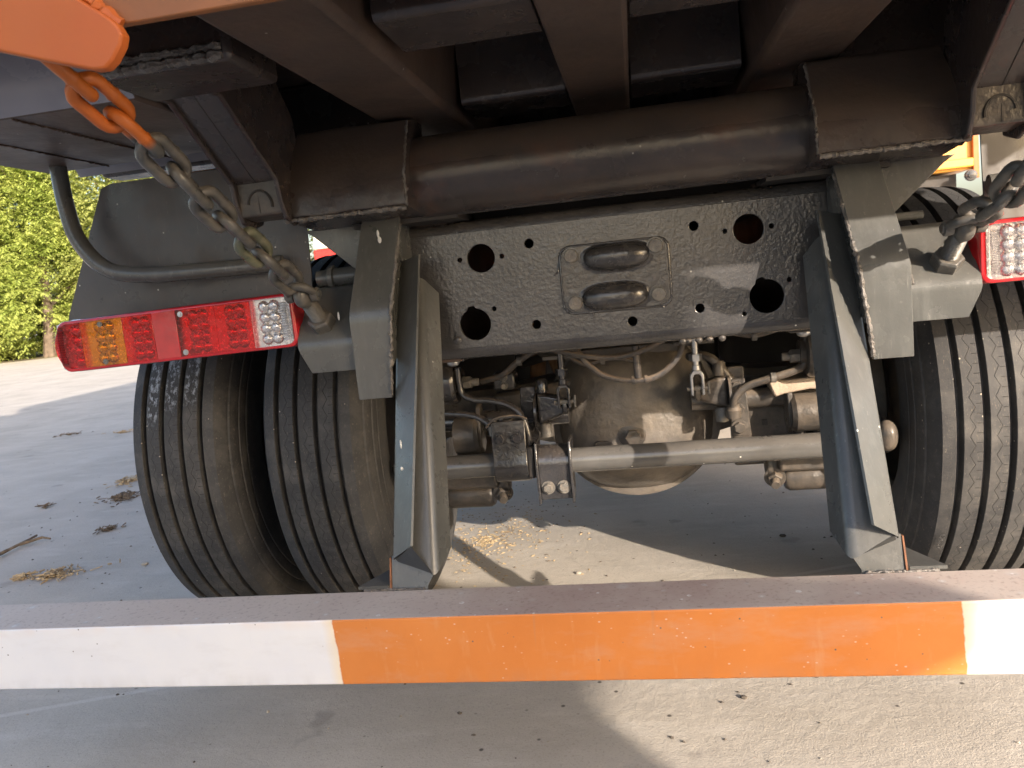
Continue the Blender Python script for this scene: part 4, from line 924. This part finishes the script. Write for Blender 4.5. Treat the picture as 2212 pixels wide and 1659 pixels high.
# orange-yellow truck at right
v2 = thing('parked_truck', 'amber orange truck body glimpsed above the right tyre', 'truck', (3.9, 14, 0))
bm = B(); box(bm, 2.6, 4.78, 12, 17, 1.83, 3.6); obj('tipper_box', bm, YELLOWP, v2, bevel=.03)
bm = B(); box(bm, 2.62, 4.74, 11.93, 11.99, 1.86, 1.98); obj('tail_rib', bm, YELLOWP, v2, bevel=.02)
bm = B(); box(bm, 4.72, 4.80, 11.93, 12.0, 1.7, 3.5); obj('corner_post', bm, ORANGE, v2, bevel=.01)
bm = B(); box(bm, 2.8, 4.6, 12.2, 17, 1.2, 1.80); obj('subframe', bm, DARK, v2)
bm = B(); lathe(bm, (4.69, 11.95, 1.74), (-.2, -1, 0), [(0, .08), (.03, .08), (.05, .065), (.055, .04), (.07, .035), (.075, .0)], 20); obj('work_lamp', bm, BAR, v2)
for x in (2.9, 4.5):
    for y in (13, 16): wheel_simple(v2, x, y, .53, .3)
# added box truck, unseen behind the camera, shaped to shade the left half
v3 = thing('box_truck', 'tall dark blue box truck parked behind the photographer, out of frame', 'truck', (2.5, -5, 0))
bm = B(); prism(bm, [(1.25, -2.5, 1.2), (3.20, -2.5, 1.2), (3.225, -2.5, 1.62), (3.26, -2.5, 1.76), (3.57, -2.5, 1.86), (3.57, -2.5, 1.985), (3.34, -2.5, 2.0), (3.34, -2.5, 2.40), (3.57, -2.5, 2.44), (3.57, -2.5, 4.3), (1.25, -2.5, 4.3)], (0, -4, 0)); obj('cargo_box', bm, DARKBOX, v3)  # outline stepped and notched to shape the shadow edge
bm = B(); box(bm, 1.6, 3.1, -6.4, -2.6, .7, 1.18); obj('chassis', bm, DARK, v3)
bm = B(); box(bm, 1.5, 3.2, -2.48, -2.44, .55, .9); obj('bumper', bm, GREYBOX, v3)
bm = B(); box(bm, 1.5, 3.3, -8.4, -6.6, .6, 2.6); obj('cab', bm, DARKBOX, v3, bevel=.1)
for x in (1.7, 3.05):
    for y in (-3.6, -7.2): wheel_simple(v3, x, y, .5, .3)

# ------------------------------------------------------------ trees at left
def tree(loc, h, rx, nleaf, m, label, seed):
    rr = random.Random(seed); x, y, _ = loc
    t = thing('roadside_tree', label, 'tree', loc, 'trees along the far edge of the yard')
    bm = B(); top = Vector((x + rr.uniform(-.3, .3), y, h * .75)); base = Vector(loc)
    tube(bm, smooth_path([base, base.lerp(top, .35) + Vector((rr.uniform(-.2, .2), 0, 0)), top], 5), [.2 - .012 * k for k in range(11)], 9)
    tips = []
    for k in range(14):
        a = rr.uniform(0, 6.28); z0 = h * rr.uniform(.12, .7); st = base.lerp(top, z0 / (h * .75)); e = st + Vector((math.cos(a) * rx * rr.uniform(.4, .9), math.sin(a) * rx * rr.uniform(.4, .9), rr.uniform(.3, 1.6)))
        tube(bm, [st, st.lerp(e, .5) + Vector((0, 0, .15)), e], [.06, .04, .015], 6); tips.append(e)
    obj('trunk', bm, BARK, t)
    vs, fs = [], []; clumps = []
    for k in range(135):
        a = rr.uniform(0, 6.28); q = rr.uniform(.35, 1) ** .6; zz = rr.uniform(.02, 1); prof = (math.sin(math.pi * min(1, .18 + .75 * zz)) ** .6) * (.75 + .35 * noise.noise(Vector((a, zz * 3, seed))))
        clumps.append(Vector((x + math.cos(a) * rx * q * prof, y + math.sin(a) * rx * q * prof, .25 + zz * h * .95)))
    for k in range(nleaf // 16):
        c = rr.choice(clumps); out = Vector((c.x - x, c.y - y, .15)).normalized()
        p = c + Vector((rr.gauss(0, .30), rr.gauss(0, .30), rr.gauss(0, .26)))
        d = (out * rr.uniform(.3, 1.0) + Vector((rr.uniform(-.6, .6), rr.uniform(-.6, .6), rr.uniform(-.5, .5)))).normalized()
        sl = rr.uniform(.45, .8); side = d.cross(Vector((0, 0, 1))).normalized()
        for j in range(16):
            f = (j // 2 + 1) / 8; q = p + d * sl * f + Vector((0, 0, -.45 * sl * f * f)); sg = 1 if j % 2 else -1
            ld = (d * .5 + side * sg * rr.uniform(.5, 1.0) + Vector((0, 0, rr.uniform(-.9, -.1)))).normalized(); l = rr.uniform(.12, .20) * (1.1 - .4 * f); ww = l * .19
            w = ld.cross(Vector((rr.uniform(-.4, .4), rr.uniform(-.4, .4), 1))).normalized(); i = len(vs)
            vs += [q, q + ld * l * .45 + w * ww, q + ld * l, q + ld * l * .45 - w * ww]; fs.append((i, i + 1, i + 2, i + 3))
    me = bpy.data.meshes.new('crown'); me.from_pydata([tuple(v) for v in vs], [], fs); me.materials.append(m); link('crown', me, m, t)
    return t
TREES = [((-21.5, 22.2, 0), 7.8, 2.1, 'yellow-green leafy tree of the front row at the left picture edge', LEAF, 1), ((-19.2, 22.9, 0), 8.4, 2.0, 'bright leafy tree standing behind the mudguard edge', LEAF, 2), ((-23.6, 23.5, 0), 8.6, 2.3, 'pale leafy tree standing leftmost of all, mostly out of frame', LEAF2, 3),
         ((-16.6, 24.5, 0), 8, 2.2, 'tree right of the others, hidden mostly by the mudguard', LEAF2, 4), ((-22.4, 26.5, 0), 9.5, 2.6, 'taller tree in the second row behind', LEAF2, 5), ((-19.0, 26.8, 0), 9.8, 2.6, 'tall dark tree in the second row, nearer the truck', LEAF, 6),
         ((-13.2, 30.5, 0), 8.5, 2.6, 'tree behind the red and cream truck', LEAF2, 8)]
for loc, h, rx, lb_, m, sd in TREES: tree(loc, h, rx, 110000 if sd < 4 else 60000, m, lb_, sd)
# strip of dry verge under the trees
bm = B(); vs = [bm.verts.new(p) for p in ((-40, 19.2, .004), (-21.6, 21.0, .004), (-8, 26.5, .004), (-8, 60, .004), (-40, 60, .004))]; bm.faces.new(vs)
vg = obj('verge', bm, mat('dry_verge_soil', (.20, .16, .10), .95, var=.5, vscale=.8, bump=.6, bscale=8, grime=.7, grimecol=(.10, .12, .04)), smooth=0); vg['kind'] = 'structure'

# ------------------------------------------------------------ litter on the concrete
def scatter(name, n, region, size, m, kind='stuff', label='', cat='', seed=1, flat=.35, long=1.0):
    rr = random.Random(seed); bm = B()
    for k in range(n):
        x, y = region(rr); sz = size * rr.uniform(.4, 1.4); a = rr.uniform(0, 6.28); l = long * rr.uniform(.6, 1.5)
        vs = []
        for th in range(5):
            t_ = 2 * math.pi * th / 5 + rr.uniform(-.3, .3); dx = math.cos(t_) * sz * l; dy = math.sin(t_) * sz
            vs.append((x + dx * math.cos(a) - dy * math.sin(a), y + dx * math.sin(a) + dy * math.cos(a)))
        b0 = [bm.verts.new((q[0], q[1], .001)) for q in vs]; tp_ = bm.verts.new((x, y, .001 + sz * flat * 2))
        for i in range(5): bm.faces.new((b0[i], b0[(i + 1) % 5], tp_))
    o = obj(name, bm, m, smooth=0); tag(o, label, cat, kind=kind); return o
def ell(cx, cy, ra, rb, ang=0):
    def f(rr):
        a = rr.uniform(0, 6.28); q = abs(rr.gauss(0, .5)); x = ra * q * math.cos(a); y = rb * q * math.sin(a); return cx + x * math.cos(ang) - y * math.sin(ang), cy + x * math.sin(ang) + y * math.cos(ang)
    return f
def rect(x0, x1, y0, y1): return lambda rr: (rr.uniform(x0, x1), rr.uniform(y0, y1))
scatter('gravel', 620, rect(-3.2, 1.6, 1.15, 6), .0042, GRIT, label='dark grit strewn over the concrete', cat='grit', seed=3)
scatter('gravel', 260, rect(-3.2, 1.6, 1.15, 6), .0040, PEBBLE, label='pale bits of gravel strewn over the concrete', cat='gravel', seed=4)
scatter('chaff', 700, ell(-.62, 2.72, .34, .5), .0032, STRAW, label='pale chaff on the sunlit concrete under the axle', cat='chaff', seed=5, long=2.2)
scatter('chaff', 160, ell(-.55, 2.8, .28, .40), .003, HUSK, label='dark husk bits among the chaff under the axle', cat='chaff', seed=6, long=2)
LIT = [(-3.02, 4.05, .10, .15, 150, 'straw clump touching the left tyre, upper of two'), (-2.79, 3.66, .10, .13, 160, 'straw clump beside the left tyre, lower of two'), (-2.27, 2.54, .11, .06, 130, 'straw clump left of the tyre foot, near the bumper'), (-2.46, 3.10, .07, .04, 60, 'small straw wisp with a corn cob stub'), (-2.40, 2.53, .05, .03, 40, 'little straw tuft left of the larger clump near the bumper'), (-4.97, 5.99, .16, .05, 50, 'thin straw wisp far out on the shaded concrete'), (-4.38, 5.89, .14, .05, 50, 'flat straw wisp on the shaded concrete behind the tyre'), (-3.19, 3.57, .06, .03, 30, 'small straw bits above the twig')]
for i, (x, y, ra, rb_, n_, lab) in enumerate(LIT):
    rr = random.Random(40 + i); bm = B()
    for k in range(n_):
        px, py = ell(x, y, ra, rb_, .3)(rr); a = rr.uniform(0, 6.28); l = rr.uniform(.012, .045); z = rr.uniform(.002, .018)
        tube(bm, [(px, py, z), (px + l * math.cos(a), py + l * math.sin(a), z + rr.uniform(-.0015, .006))], rr.uniform(.0012, .0035), 4)
    tag(obj('straw_clump', bm, STRAW if i % 2 == 0 else HUSK, smooth=0), lab, 'straw', 'straw clumps on the concrete', kind='stuff')
bm = B(); tube(bm, smooth_path([(-2.78, 2.60, .008), (-2.74, 2.74, .016), (-2.75, 2.88, .016), (-2.78, 3.04, .012)], 5), [.0105 - .0004 * k for k in range(16)], 7, jit=.15); tube(bm, [(-2.75, 2.90, .016), (-2.70, 2.98, .02), (-2.66, 2.98, .012)], [.007, .006, .004], 6); tube(bm, [(-2.74, 2.76, .014), (-2.86, 2.84, .012)], [.005, .003], 6)
tag(obj('twig', bm, TWIG), 'dry forked twig lying on the concrete at the left edge', 'twig')
for i, (x, y, r_, lab) in enumerate([(-1.95, 2.62, .010, 'pale pebble near the left tyre foot'), (.16, 1.62, .0055, 'dark pebble on the sunlit concrete below the bumper'), (-.25, 2.36, .007, 'pale wood chip in the bumper shadow'), (.42, 2.62, .008, 'small stone in the shade under the axle, right side')]):
    bm = B(); superell(bm, (x, y, r_ * .5), (r_ * 1.4, r_, r_ * .6), 2.3, 10, 6)
    for v in bm.verts: v.co += Vector([rnd.uniform(-.12, .12) * r_ for _ in range(3)])
    tag(obj('pebble', bm, PEBBLE if i % 2 == 0 else GRIT, smooth=50), lab, 'pebble', 'loose pebbles')
